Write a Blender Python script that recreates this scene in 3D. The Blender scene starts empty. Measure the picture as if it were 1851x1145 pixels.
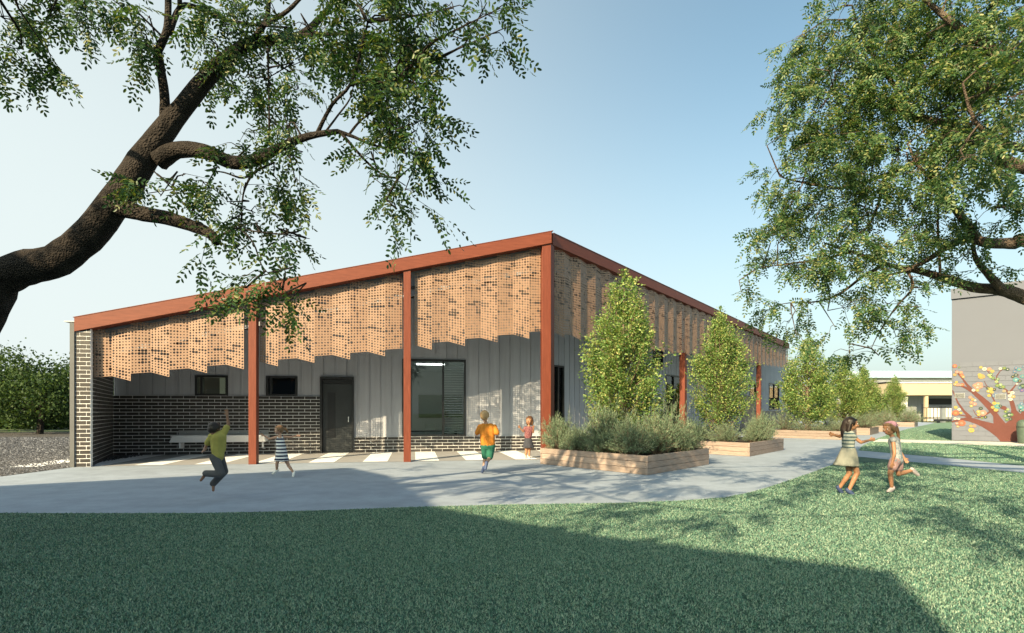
import bpy, bmesh, math, random
import numpy as np
from mathutils import Vector, Matrix, Euler
R = math.radians
rng = np.random.default_rng(7)
random.seed(7)
sc = bpy.context.scene
COL = sc.collection

# ------------------------------------------------------------------ camera, sky, sun, exposure
H, F, CX, HY = 1.2, 1000.0, 925.5, 745.0          # eye height, focal length and horizon in photo pixels
cam = bpy.data.cameras.new("camera"); camo = bpy.data.objects.new("camera", cam); COL.objects.link(camo)
camo.location = (0, 0, H); camo.rotation_euler = (R(90), 0, 0)
cam.sensor_width = 36; cam.lens = 36 * F / 1851; cam.shift_y = (HY - 572.5) / 1851
cam.clip_start = .05; cam.clip_end = 3000
sc.camera = camo
LIGHT = Vector((.535, .845, 0)).normalized()          # horizontal direction the sunlight travels
ELEV = R(28)
w = bpy.data.worlds.new("World"); sc.world = w; w.use_nodes = True
nt = w.node_tree; bg = nt.nodes["Background"]
sky = nt.nodes.new("ShaderNodeTexSky"); sky.sky_type = 'NISHITA'; sky.sun_disc = False
sky.sun_elevation = ELEV; sky.sun_rotation = math.atan2(-LIGHT.x, -LIGHT.y)
sky.air_density = 1.0; sky.dust_density = 3.5; sky.ozone_density = 1.0; sky.altitude = 0
def wn(typ, **kw):
    n = nt.nodes.new(typ)
    for k, v in kw.items(): setattr(n, k, v)
    return n
tint = wn("ShaderNodeMix", data_type='RGBA', blend_type='MULTIPLY'); tint.inputs[0].default_value = 1; tint.inputs[7].default_value = (.78, .97, .86, 1)
nt.links.new(sky.outputs[0], tint.inputs[6])
# brightening painted into the sky colour, growing smoothly towards the left of the view
tcw = wn("ShaderNodeTexCoord"); dot = wn("ShaderNodeVectorMath", operation='DOT_PRODUCT'); dot.inputs[1].default_value = Vector((-.90, .42, -.10)).normalized()
nt.links.new(tcw.outputs["Generated"], dot.inputs[0])
mr = wn("ShaderNodeMapRange", interpolation_type='SMOOTHSTEP'); mr.inputs[1].default_value = -.12; mr.inputs[2].default_value = 1.0; mr.inputs[3].default_value = .08; mr.inputs[4].default_value = .92
nt.links.new(dot.outputs["Value"], mr.inputs[0])
# pale haze band along the whole horizon
sepw = wn("ShaderNodeSeparateXYZ"); nt.links.new(tcw.outputs["Generated"], sepw.inputs[0])
hz = wn("ShaderNodeMapRange", interpolation_type='SMOOTHERSTEP'); hz.inputs[1].default_value = .62; hz.inputs[2].default_value = -.05; hz.inputs[3].default_value = 0; hz.inputs[4].default_value = .62
nt.links.new(sepw.outputs["Z"], hz.inputs[0])
i1 = wn("ShaderNodeMath", operation='SUBTRACT'); i1.inputs[0].default_value = 1; nt.links.new(mr.outputs[0], i1.inputs[1])
i2 = wn("ShaderNodeMath", operation='SUBTRACT'); i2.inputs[0].default_value = 1; nt.links.new(hz.outputs[0], i2.inputs[1])
i3 = wn("ShaderNodeMath", operation='MULTIPLY'); nt.links.new(i1.outputs[0], i3.inputs[0]); nt.links.new(i2.outputs[0], i3.inputs[1])
i4 = wn("ShaderNodeMath", operation='SUBTRACT'); i4.inputs[0].default_value = 1; nt.links.new(i3.outputs[0], i4.inputs[1])
veil = wn("ShaderNodeMix", data_type='RGBA'); veil.inputs[7].default_value = (3.3, 3.65, 3.6, 1)
nt.links.new(i4.outputs[0], veil.inputs[0]); nt.links.new(tint.outputs[2], veil.inputs[6])
nt.links.new(veil.outputs[2], bg.inputs[0]); bg.inputs[1].default_value = .106
sun = bpy.data.lights.new("sun", 'SUN'); suno = bpy.data.objects.new("sun", sun); COL.objects.link(suno)
sun.energy = 4.8; sun.angle = R(.45); sun.color = (1, .79, .48)
ld = Vector((LIGHT.x * math.cos(ELEV), LIGHT.y * math.cos(ELEV), -math.sin(ELEV)))
suno.rotation_euler = ld.to_track_quat('-Z', 'Y').to_euler()
sc.view_settings.view_transform = 'Standard'; sc.view_settings.look = 'None'
sc.view_settings.exposure = 1.3; sc.view_settings.gamma = 1
sc.cycles.max_bounces = 8; sc.cycles.transparent_max_bounces = 16

# ------------------------------------------------------------------ helpers
WL = {}
def V3(p): return Vector((p[0], p[1], p[2]))
def at(x, y, d): return Vector(((x - CX) / F * d, d, H - (y - HY) / F * d))
def gr(x, y, z=0.0):
    d = (H - z) * F / (y - HY); return Vector(((x - CX) / F * d, d, z))

def tag(o, label=None, cat=None, group=None, kind=None):
    if label: o["label"] = label
    if cat: o["category"] = cat
    if group: o["group"] = group
    if kind: o["kind"] = kind
    return o
def thing(name, loc, label, cat, group=None):
    o = bpy.data.objects.new(name, None); COL.objects.link(o); o.location = loc
    o.empty_display_size = .2; WL[o] = Vector(loc)
    return tag(o, label, cat, group)
def base_of(p): return WL.get(p, Vector((0, 0, 0))) if p else Vector((0, 0, 0))

class MB:
    def __init__(s): s.v = []; s.f = []
    def add(s, vs, fs):
        k = len(s.v); s.v += [tuple(v) for v in vs]; s.f += [tuple(i + k for i in f) for f in fs]; return s
    def hexa(s, p):   # 8 points: bottom 0-3 ccw, top 4-7
        return s.add(p, [(3, 2, 1, 0), (4, 5, 6, 7), (0, 1, 5, 4), (1, 2, 6, 5), (2, 3, 7, 6), (3, 0, 4, 7)])
    def box(s, x0, x1, y0, y1, z0, z1):
        return s.hexa([(x0, y0, z0), (x1, y0, z0), (x1, y1, z0), (x0, y1, z0), (x0, y0, z1), (x1, y0, z1), (x1, y1, z1), (x0, y1, z1)])
    def fbox(s, fr, s0, s1, o0, o1, z0, z1):
        return s.hexa([fr.pt(s0, o0, z0), fr.pt(s1, o0, z0), fr.pt(s1, o1, z0), fr.pt(s0, o1, z0),
                       fr.pt(s0, o0, z1), fr.pt(s1, o0, z1), fr.pt(s1, o1, z1), fr.pt(s0, o1, z1)])
    def tube(s, pts, rad, n=8, cap=True, jit=0):
        pts = [Vector(p) for p in pts]; k0 = len(s.v); m = len(pts)
        ref = None
        for i, p in enumerate(pts):
            t = (pts[min(i + 1, m - 1)] - pts[max(i - 1, 0)]).normalized()
            if ref is None: ref = t.orthogonal().normalized()
            a = (ref - t * ref.dot(t)); a = a.normalized() if a.length > 1e-5 else t.orthogonal().normalized()
            ref = a; b = t.cross(a)
            for j in range(n):
                an = 2 * math.pi * j / n; r = rad[i] * (1 + (random.uniform(-jit, jit) if jit else 0))
                s.v.append(tuple(p + a * math.cos(an) * r + b * math.sin(an) * r))
        for i in range(m - 1):
            for j in range(n):
                j2 = (j + 1) % n
                s.f.append((k0 + i * n + j, k0 + i * n + j2, k0 + (i + 1) * n + j2, k0 + (i + 1) * n + j))
        if cap:
            s.f.append(tuple(k0 + j for j in reversed(range(n)))); s.f.append(tuple(k0 + (m - 1) * n + j for j in range(n)))
        return s
    def prism(s, poly, z0, z1):      # poly ccw 2D points
        n = len(poly)
        s.add([(p[0], p[1], z0) for p in poly] + [(p[0], p[1], z1) for p in poly],
              [tuple(reversed(range(n))), tuple(range(n, 2 * n))] + [(i, (i + 1) % n, (i + 1) % n + n, i + n) for i in range(n)])
        return s
    def ell(s, c, rad, rot=None, nu=12, nv=8):
        c = Vector(c); vs = []; fs = []
        for i in range(nv + 1):
            th = math.pi * i / nv
            for j in range(nu):
                ph = 2 * math.pi * j / nu
                p = Vector((rad[0] * math.sin(th) * math.cos(ph), rad[1] * math.sin(th) * math.sin(ph), rad[2] * math.cos(th)))
                if rot is not None: p = rot @ p
                vs.append(c + p)
        for i in range(nv):
            for j in range(nu):
                fs.append((i * nu + j, (i + 1) * nu + j, (i + 1) * nu + (j + 1) % nu, i * nu + (j + 1) % nu))
        return s.add(vs, fs)

def link_mesh(name, me, parent=None, mat=None):
    o = bpy.data.objects.new(name, me); COL.objects.link(o)
    if mat and not me.materials: me.materials.append(mat)
    if parent is not None:
        o.parent = parent; WL[o] = base_of(parent)
    return o
def part(name, mb, mat, parent=None, smooth=False, bevel=0, kind=None):
    b = base_of(parent)
    me = bpy.data.meshes.new(name)
    me.from_pydata([(v[0] - b.x, v[1] - b.y, v[2] - b.z) for v in mb.v], [], mb.f); me.update()
    if smooth: me.polygons.foreach_set("use_smooth", [True] * len(me.polygons))
    o = link_mesh(name, me, parent, mat)
    if bevel:
        m = o.modifiers.new("bevel", 'BEVEL'); m.width = bevel; m.segments = 2; m.limit_method = 'ANGLE'
    if kind: o["kind"] = kind
    return o
def np_mesh(name, verts, quads, mat, parent=None, kind=None, nper=4, smooth=False):
    """verts (N,3) array, quads (M,nper) array"""
    b = base_of(parent); verts = np.asarray(verts, np.float32) - np.array(b, np.float32)
    quads = np.asarray(quads, np.int32)
    me = bpy.data.meshes.new(name); me.vertices.add(len(verts)); me.vertices.foreach_set("co", verts.ravel())
    me.loops.add(quads.size); me.loops.foreach_set("vertex_index", quads.ravel())
    me.polygons.add(len(quads)); me.polygons.foreach_set("loop_start", np.arange(len(quads), dtype=np.int32) * nper)
    me.polygons.foreach_set("loop_total", np.full(len(quads), nper, np.int32))
    me.update(calc_edges=True)
    o = link_mesh(name, me, parent, mat)
    if kind: o["kind"] = kind
    return o
def copy_tree(o, parent=None):
    c = o.copy(); COL.objects.link(c); c.parent = parent
    for ch in list(o.children): copy_tree(ch, c)
    return c

class Frame:
    def __init__(s, O, ang):       # ang: direction of s axis; o axis = 90 deg to the left
        s.O = Vector((O[0], O[1])); s.u = Vector((math.cos(ang), math.sin(ang))); s.n = Vector((-s.u.y, s.u.x)); s.a = ang
    def pt(s, a, o, z): q = s.O + s.u * a + s.n * o; return Vector((q.x, q.y, z))
    def hit(s, px, py, off):
        r = Vector(((px - CX) / F, 1)); k = (off + s.O.dot(s.n)) / r.dot(s.n)
        return ((r * k - s.O).dot(s.u), H - (py - HY) / F * k)

# ------------------------------------------------------------------ materials
def nodes(name):
    m = bpy.data.materials.new(name); m.use_nodes = True
    t = m.node_tree; return m, t, t.nodes["Principled BSDF"], t.nodes["Material Output"]
def N(t, typ, **kw):
    n = t.nodes.new(typ)
    for k, v in kw.items(): setattr(n, k, v)
    return n
def coords(t, scale=(1, 1, 1), rot=(0, 0, 0)):
    tc = N(t, "ShaderNodeTexCoord"); mp = N(t, "ShaderNodeMapping")
    mp.inputs["Scale"].default_value = scale; mp.inputs["Rotation"].default_value = rot
    t.links.new(tc.outputs["Object"], mp.inputs[0]); return mp.outputs[0]
def ramp(t, fac, stops):
    r = N(t, "ShaderNodeValToRGB"); el = r.color_ramp.elements
    while len(el) < len(stops): el.new(.5)
    for e, (p, c) in zip(el, stops): e.position = p; e.color = (*c, 1) if len(c) == 3 else c
    t.links.new(fac, r.inputs[0]); return r.outputs[0]
def noise(t, co, scale, detail=4, rough=.55):
    n = N(t, "ShaderNodeTexNoise"); n.inputs["Scale"].default_value = scale; n.inputs["Detail"].default_value = detail
    n.inputs["Roughness"].default_value = rough; t.links.new(co, n.inputs["Vector"]); return n.outputs["Fac"]
def mul(c, k): return tuple(min(1, x * k) for x in c)
def bump(t, b, fac, strength, dist=.01):
    n = N(t, "ShaderNodeBump"); n.inputs["Strength"].default_value = strength; n.inputs["Distance"].default_value = dist
    t.links.new(fac, n.inputs["Height"]); t.links.new(n.outputs[0], b.inputs["Normal"])
def M(name, col, rough=.6, var=.15, scale=4, bmp=0, bscale=60, bdist=.004, stretch=(1, 1, 1), spec=.4, metal=0, per_island=0):
    m, t, b, _ = nodes(name); co = coords(t, stretch)
    c = ramp(t, noise(t, co, scale, 6, .6), [(.3, mul(col, 1 - var)), (.7, mul(col, 1 + var))])
    if per_island:
        g = N(t, "ShaderNodeNewGeometry"); mx = N(t, "ShaderNodeMix", data_type='RGBA', blend_type='MULTIPLY'); mx.inputs[0].default_value = 1
        t.links.new(c, mx.inputs[6])
        t.links.new(ramp(t, g.outputs["Random Per Island"], [(0, (1 - per_island,) * 3), (1, (1,) * 3)]), mx.inputs[7]); c = mx.outputs[2]
    t.links.new(c, b.inputs["Base Color"])
    b.inputs["Roughness"].default_value = rough; b.inputs["Specular IOR Level"].default_value = spec; b.inputs["Metallic"].default_value = metal
    if bmp: bump(t, b, noise(t, co, bscale, 5, .6), bmp, bdist)
    return m
def objvar(m, k=.25):      # per-object brightness variation
    t = m.node_tree; b = t.nodes["Principled BSDF"]; src = b.inputs["Base Color"].links[0].from_socket
    oi = N(t, "ShaderNodeObjectInfo"); mx = N(t, "ShaderNodeMix", data_type='RGBA', blend_type='MULTIPLY'); mx.inputs[0].default_value = 1
    t.links.new(src, mx.inputs[6]); t.links.new(ramp(t, oi.outputs["Random"], [(0, (1 - k,) * 3), (1, (1 + k,) * 3)]), mx.inputs[7])
    t.links.new(mx.outputs[2], b.inputs["Base Color"]); return m
def wood(name, c1, c2, axis='s', rough=.55, ang=0, sc_=(1, 1, 1), bmp=.15):
    m, t, b, _ = nodes(name); co = coords(t, sc_, (0, 0, -ang))
    f = noise(t, co, 6, 6, .65)
    t.links.new(ramp(t, f, [(.25, c1), (.75, c2)]), b.inputs["Base Color"]); b.inputs["Roughness"].default_value = rough
    b.inputs["Specular IOR Level"].default_value = .3
    bump(t, b, f, bmp, .004); return m
def leafmat(name, cols, trans=.35, rough=.5, spec=.35, tcol=None):
    m, t, b, out = nodes(name)
    g = N(t, "ShaderNodeNewGeometry"); c = ramp(t, g.outputs["Random Per Island"], [(i / (len(cols) - 1), q) for i, q in enumerate(cols)])
    t.links.new(c, b.inputs["Base Color"]); b.inputs["Roughness"].default_value = rough; b.inputs["Specular IOR Level"].default_value = spec
    tr = N(t, "ShaderNodeBsdfTranslucent"); mx = N(t, "ShaderNodeMixShader"); mx.inputs[0].default_value = trans
    mm = N(t, "ShaderNodeMix", data_type='RGBA', blend_type='MULTIPLY'); mm.inputs[0].default_value = 1
    t.links.new(c, mm.inputs[6]); mm.inputs[7].default_value = (*(tcol or (1.6, 1.5, .7)), 1)
    t.links.new(mm.outputs[2], tr.inputs[0])
    t.links.new(b.outputs[0], mx.inputs[1]); t.links.new(tr.outputs[0], mx.inputs[2]); t.links.new(mx.outputs[0], out.inputs[0]); return m
def emis(name, col, s):
    m, t, b, _ = nodes(name); b.inputs["Base Color"].default_value = (*col, 1); b.inputs["Emission Color"].default_value = (*col, 1)
    b.inputs["Emission Strength"].default_value = s; return m
def glassmat(name, tint=(.8, .85, .85), ior=1.5):
    m, t, b, out = nodes(name); t.nodes.remove(b)
    fr = N(t, "ShaderNodeFresnel"); fr.inputs[0].default_value = ior
    tr = N(t, "ShaderNodeBsdfTransparent"); tr.inputs[0].default_value = (*tint, 1)
    gl = N(t, "ShaderNodeBsdfGlossy"); gl.inputs["Roughness"].default_value = .01
    mx = N(t, "ShaderNodeMixShader"); mu = N(t, "ShaderNodeMath", operation='MULTIPLY'); mu.inputs[1].default_value = 1.0
    t.links.new(fr.outputs[0], mu.inputs[0]); t.links.new(mu.outputs[0], mx.inputs[0])
    t.links.new(tr.outputs[0], mx.inputs[1]); t.links.new(gl.outputs[0], mx.inputs[2]); t.links.new(mx.outputs[0], out.inputs[0]); return m

m_conc = M("concrete", (.275, .325, .395), .85, .10, .5, .25, 35, .003)
def conc_detail(m):
    t = m.node_tree; b = t.nodes["Principled BSDF"]; src = b.inputs["Base Color"].links[0].from_socket
    co = coords(t); f = noise(t, co, 60, 4, .7); f2 = noise(t, co, 2.3, 8, .7)
    for fac, lo, a, z in ((f, .86, .3, .7), (f2, .84, .35, .6)):
        mx = N(t, "ShaderNodeMix", data_type='RGBA', blend_type='MULTIPLY'); mx.inputs[0].default_value = 1
        t.links.new(src, mx.inputs[6]); t.links.new(ramp(t, fac, [(a, (lo,) * 3), (z, (1.04,) * 3)]), mx.inputs[7]); src = mx.outputs[2]
    t.links.new(src, b.inputs["Base Color"])
conc_detail(m_conc)
m_concpale = M("pale_concrete", (.55, .53, .49), .85, .08, 1.5, .2, 50)
m_white = M("white_paint", (.78, .80, .84), .6, .04, 3, .1, 60)
m_slab = M("verandah_concrete", (.28, .28, .29), .8, .08, 1.5, .15, 60)
m_terra = wood("terracotta_timber", (.098, .021, .010), (.195, .052, .028), sc_=(.5, .5, 9), bmp=.1)
m_terrav = wood("terracotta_post", (.098, .021, .010), (.190, .049, .027), sc_=(9, 9, .5), bmp=.1)
m_screen = M("perforated_metal", (.268, .165, .112), .5, .07, 1.2, 0, spec=.4, stretch=(1, 1, .3)); objvar(m_screen, .05)
m_clad = M("grey_cladding", (.335, .355, .405), .55, .10, 1.5, .1, 90, .001, (6, 6, .3), .4); objvar(m_clad, .05)
m_brick = M("dark_brick", (.030, .027, .027), .45, .3, 9, .5, 120, .003, spec=.5); objvar(m_brick, .3)
m_brick2 = M("dark_brick_joined", (.028, .025, .025), .45, .3, 9, .5, 120, .003, spec=.5, per_island=.4)
m_mortar = M("mortar", (.72, .73, .74), .9, .1, 8, .4, 120)
m_dark = M("dark_frame", (.018, .02, .023), .4, .1, 5)
m_door = M("charcoal_door", (.035, .04, .044), .35, .15, 2, .05, 60)
m_glass = glassmat("window_glass")
m_alum = M("grey_metal", (.35, .36, .36), .4, .06, 3, metal=.6)
m_steel = M("stainless", (.75, .77, .78), .22, .03, 3, metal=.5)
m_room = M("room_wall", (.42, .46, .45), .8, .04, 1)
m_lamp = emis("ceiling_lamp", (1, .98, .92), 6)
m_green = M("green_board", (.02, .10, .03), .6, .1, 3)
m_roof = M("roof_sheet", (.30, .30, .31), .5, .05, 2)
m_soffit = M("soffit_lining", (.10, .105, .105), .7, .05, 2)
m_timber = wood("planter_timber", (.195, .138, .11), (.35, .29, .255), ang=0, sc_=(.8, .8, 10), rough=.6, bmp=.25); objvar(m_timber, .18)
m_soil = M("soil", (.035, .026, .02), .95, .4, 20, 1, 60, .02)
m_gravelbase = M("gravel_bed", (.07, .066, .065), .9, .35, 40, 1, 90, .02)
m_turf = M("turf_backing", (.035, .085, .06), .9, .35, 22, 1, 300, .01)
m_lawnfar = M("far_lawn", (.12, .20, .13), .9, .3, 30, 1, 160, .01)
m_ground = M("earth_ground", (.07, .10, .045), .95, .3, 2, .5, 30, .02)
# ------------------------------------------------------------------ ground, paving, paths
def sheet(name, pts, z, mat, thick=.0, kind='structure'):
    mb = MB()
    if thick: mb.prism([(p[0], p[1]) for p in pts], z - thick, z)
    else: mb.add([(p[0], p[1], z) for p in pts], [tuple(range(len(pts)))])
    o = part(name, mb, mat); o["kind"] = kind; return o
def ccw(pts):
    a = sum(pts[i][0] * pts[(i + 1) % len(pts)][1] - pts[(i + 1) % len(pts)][0] * pts[i][1] for i in range(len(pts)))
    return pts if a > 0 else pts[::-1]
sheet("ground", [(-900, -300), (900, -300), (900, 1500), (-900, 1500)], -.06, m_ground)
tw = [gr(1525, 830), gr(1505, 841), gr(1466, 856), gr(1425, 870), gr(1390, 882), gr(1355, 892), gr(1310, 901), gr(1230, 907),
      gr(1125, 911), gr(1000, 913), gr(900, 914.5), gr(740, 919), gr(540, 926), gr(380, 929.5), gr(150, 930), gr(-150, 929)]
gravel_edge = [gr(-400, 905), gr(0, 862), gr(137, 846.5)]
FF = Frame((.87, 13.95), R(10)); FS = Frame((.87, 13.95), math.atan2(.788, .616))
conc = [(-14, 5.5), (-14, -4), (30, -4), (30, 20), (34, 30)] + [(45, 56), (52, 75), (30, 75)] + [FS.pt(40, 2.0, 0), FS.pt(2.68, 2.03, 0), FF.pt(-10.9, 3.3, 0), FF.pt(-10.56, 0, 0), gravel_edge[1], gravel_edge[0]]
sheet("concrete_paving", ccw([(p[0], p[1]) for p in conc]), 0, m_conc)
grav = [gravel_edge[0], gravel_edge[1], FF.pt(-10.60, -.02, 0), FF.pt(-10.60, 22, 0), (-60, 30), (-60, 9)]
sheet("gravel_bed", ccw([(p[0], p[1]) for p in grav]), .004, m_gravelbase)
# foreground turf: raised 12 mm above the paving
turfA = [(p.x, p.y) for p in reversed(tw)] + [(gr(1552, 826.5).x, gr(1552, 826.5).y)] + [(gr(1851, 856).x, gr(1851, 856).y), (gr(2300, 897).x, gr(2300, 897).y), (16, 4), (16, -3.5), (-12, -3.5)]
turfA = ccw(turfA)
def poly_smooth_sheet(name, poly, z, mat): return sheet(name, poly, z, mat, thick=.05)
poly_smooth_sheet("lawn_foreground", turfA, .012, m_turf)
e1 = [gr(1552, 814.5), gr(1700, 827), gr(1851, 842.5), gr(2300, 880)]
turfB = ccw([(p.x, p.y) for p in e1] + [(40, 9), (70, 20), (90, 70), (60, 72)] + [(gr(1690, 765).x, gr(1690, 765).y), (gr(1640, 776).x, gr(1640, 776).y), (gr(1592, 791).x, gr(1592, 791).y), (gr(1560, 806).x, gr(1560, 806).y)])
poly_smooth_sheet("lawn_beyond_path", turfB, .012, m_lawnfar)
pp = [gr(1578, 799.5), gr(1700, 802.5), gr(1851, 808), gr(2200, 822), gr(2200, 812), gr(1851, 801), gr(1700, 797.5), gr(1590, 794.5)]
sheet("pale_path", ccw([(p.x, p.y) for p in pp]), .018, m_concpale, .01)

def inpoly(P, poly):
    x, y = P[:, 0], P[:, 1]; c = np.zeros(len(P), bool); n = len(poly)
    for i in range(n):
        x0, y0 = poly[i]; x1, y1 = poly[i - 1]
        t = ((y0 > y) != (y1 > y)) & (x < (x1 - x0) * (y - y0) / (y1 - y0 + 1e-12) + x0); c ^= t
    return c
# turf blades: real geometry, thinning out with distance
m_blade = leafmat("turf_blades", [(.022, .065, .05), (.10, .235, .18), (.19, .32, .235), (.37, .45, .35), (.06, .165, .13)], .15, .55, .2)
def blades(n, x0, x1, y0, y1, poly, dmin, w0, h0, z, hole=None):
    P = np.stack([rng.uniform(x0, x1, n), rng.uniform(y0, y1, n)], 1)
    d = np.hypot(P[:, 0], P[:, 1])
    keep = inpoly(P, poly) & (rng.random(n) < np.minimum(1, (dmin / np.maximum(d, .1)) ** 1.7)) & (np.abs(P[:, 0]) < P[:, 1] * 1.0 + .6)
    if hole: keep &= ~inpoly(P, hole)
    P = P[keep]; d = d[keep]; n = len(P)
    a = rng.uniform(0, 2 * np.pi, n); lean = rng.uniform(.3, 1.35, n); k = np.maximum(1, d / dmin) ** .55
    h = h0 * rng.uniform(.6, 1.3, n); ww = w0 * k * rng.uniform(.7, 1.3, n)
    tip = np.stack([P[:, 0] + np.cos(a) * h * np.sin(lean), P[:, 1] + np.sin(a) * h * np.sin(lean), z + h * np.cos(lean)], 1)
    b = a + np.pi / 2 + rng.normal(0, .5, n)
    sx = np.stack([np.cos(b) * ww, np.sin(b) * ww, np.zeros(n)], 1); base = np.concatenate([P, np.full((n, 1), z)], 1)
    vs = np.stack([base - sx, base + sx, tip], 1).reshape(-1, 3)
    return vs
vs = blades(3800000, -12, 13, 2.6, 13, turfA, 4.6, .0036, .0165, .012)
o = np_mesh("turf_grass", vs, np.arange(len(vs)).reshape(-1, 3), m_blade, None, nper=3)
tag(o, "short green artificial grass covering the foreground lawn", "grass", kind="stuff")
vs = blades(700000, 9, 40, 13, 40, turfB, 14, .008, .03, .012, [(p.x, p.y) for p in pp])
o = np_mesh("turf_grass", vs, np.arange(len(vs)).reshape(-1, 3), m_blade, None, nper=3)
tag(o, "short green grass on the lawn before the mural wall", "grass", kind="stuff")
# gravel stones: thousands of small pebbles, one mass
def pebbles(n):
    P = np.stack([rng.uniform(-34, -9.5, n), rng.uniform(9.5, 26, n)], 1); g2 = ccw([(p[0], p[1]) for p in grav])
    P = P[inpoly(P, g2) & (P[:, 0] > -P[:, 1] * .96 - .5)]
    d = P[:, 1]; P = P[rng.random(len(P)) < (11 / d) ** 1.3]; n = len(P)
    r = rng.uniform(.012, .032, n) * (P[:, 1] / 12) ** .6
    oc = np.array([[1, 0, 0], [0, 1, 0], [-1, 0, 0], [0, -1, 0], [0, 0, 1.0]]); a = rng.uniform(0, 6.28, n)
    ca, sa = np.cos(a), np.sin(a); st = rng.uniform(.6, 1.5, (n, 1)); v = np.repeat(oc[None], n, 0)
    x = v[:, :, 0] * st; y = v[:, :, 1]
    X = (x * ca[:, None] - y * sa[:, None]) * r[:, None] + P[:, :1]; Y = (x * sa[:, None] + y * ca[:, None]) * r[:, None] + P[:, 1:2]
    Z = v[:, :, 2] * r[:, None] * rng.uniform(.5, 1, (n, 1)) + .004
    vs = np.stack([X, Y, Z], 2).reshape(-1, 3); f = np.array([[0, 1, 4], [1, 2, 4], [2, 3, 4], [3, 0, 4]])
    return vs, (f[None] + (np.arange(n) * 5)[:, None, None]).reshape(-1, 3)
m_peb = leafmat("pebbles", [(.017, .017, .019), (.058, .060, .067), (.115, .12, .135), (.036, .037, .042), (.26, .265, .29)], 0, .7, .3)
vs, fs = pebbles(150000)
o = np_mesh("gravel", vs, fs, m_peb, None, nper=3); tag(o, "grey and white gravel stones left of the school building", "gravel", kind="stuff")

# ------------------------------------------------------------------ the school building
school = thing("school_building", (FF.O.x, FF.O.y, 0), "single storey school building with terracotta frame, perforated copper screens and dark brick", "building")
SL = 2.48 / 10.54
def zr(s): return 5.73 + SL * s if s < 0 else 5.73 - .0065 * s
LEFT, WOFF = -10.54, 3.3
# floor slab of the verandah with painted bars
vf = MB()
vf.add([FF.pt(-10.2, .02, .004), FF.pt(.3, .02, .004), FF.pt(.64, WOFF, .004), FF.pt(-11.3, WOFF, .004)], [(0, 1, 2, 3)])
vfo = part("verandah_floor", vf, m_slab); vfo["kind"] = "structure"
for k in range(-1, 10):
    s0 = -1.42 - 1.24 * k - .60 + 1.24
    part("painted_bar", MB().add([FF.pt(s0, .07, .008), FF.pt(s0 + .58, .07, .008), FF.pt(s0 + .58, WOFF - .02, .008), FF.pt(s0, WOFF - .02, .008)], [(0, 1, 2, 3)]), m_white, vfo)
# fascia beams
fb = MB(); bh = .305
def beam(fr, s0, s1, zf, o0, o1, h, zoff=0):
    return [fr.pt(s0, o0, zf(s0) - h + zoff), fr.pt(s1, o0, zf(s1) - h + zoff), fr.pt(s1, o1, zf(s1) - h + zoff), fr.pt(s0, o1, zf(s0) - h + zoff),
            fr.pt(s0, o0, zf(s0) + zoff), fr.pt(s1, o0, zf(s1) + zoff), fr.pt(s1, o1, zf(s1) + zoff), fr.pt(s0, o1, zf(s0) + zoff)]
part("fascia_beam", MB().hexa(beam(FF, LEFT, .10, zr, -.14, .14, bh)), m_terra, school, bevel=.006)
zs = lambda t: 5.73 - .0065 * t
part("fascia_beam", MB().hexa(beam(FS, .12, 27.2, lambda t: zs(t) - .003, -.11, .13, bh)), m_terra, school, bevel=.006)
part("roof_edge_trim", MB().hexa(beam(FF, LEFT - .02, .14, zr, -.148, .05, .012, .013)), m_terra, school)
part("roof_edge_trim", MB().hexa(beam(FS, .16, 27.25, lambda t: zs(t) - .003, -.118, .05, .012, .013)), m_terra, school)
# columns
for s_ in (-6.93, -3.45):
    part("column", MB().fbox(FF, s_ - .085, s_ + .085, -.10, .12, 0, zr(s_) - bh - .01), m_terrav, school, bevel=.006)
part("column", MB().prism(ccw([tuple(FF.pt(-.13, -.10, 0).xy), tuple(FF.pt(.09, -.10, 0).xy), tuple(FS.pt(.22, -.09, 0).xy), tuple(FS.pt(.22, .10, 0).xy), tuple(FF.pt(-.13, .10, 0).xy)]), 0, 5.73 - bh - .012), m_terrav, school, bevel=.006)
for t_ in (9.73, 21.0):
    part("column", MB().fbox(FS, t_ - .11, t_ + .11, .07, .29, 0, zs(t_) - bh - .01), m_terrav, school, bevel=.006)
# roof: sloped sheet plus flat wing
def roofpiece(z_off, th, name, mat, inset=0):
    mb = MB(); B = 24
    a, b = FF.pt(LEFT, .05 + inset, 0), FF.pt(0, .05 + inset, 0); sl_ = LEFT - .3 * B; c, d = FF.pt(0, B, 0), FF.pt(sl_, B, 0); z3 = zr(sl_) + z_off
    e = FS.pt(27.2, .05 + inset, 0)
    z0, z1 = zr(LEFT) + z_off, zr(0) + z_off
    def q(p, z): return (p.x, p.y, z)
    mb.hexa([q(a, z0 - th), q(b, z1 - th), q(c, z1 - th), q(d, z3 - th), q(a, z0), q(b, z1), q(c, z1), q(d, z3)])
    e = FS.pt(27.2, .05 + inset, 0); g = FS.pt(42, 3.2, 0)
    mb.hexa([q(b, z1 - th - .002), q(e, zs(27) + z_off - th), q(g, zs(27) + z_off - th), q(c, z1 - th - .002), q(b, z1 - .002), q(e, zs(27) + z_off), q(g, zs(27) + z_off), q(c, z1 - .002)])
    return part(name, mb, mat, school)
roofpiece(-.03, .06, "roof", m_roof)
roofpiece(-.24, .03, "soffit", m_soffit, .12)

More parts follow.
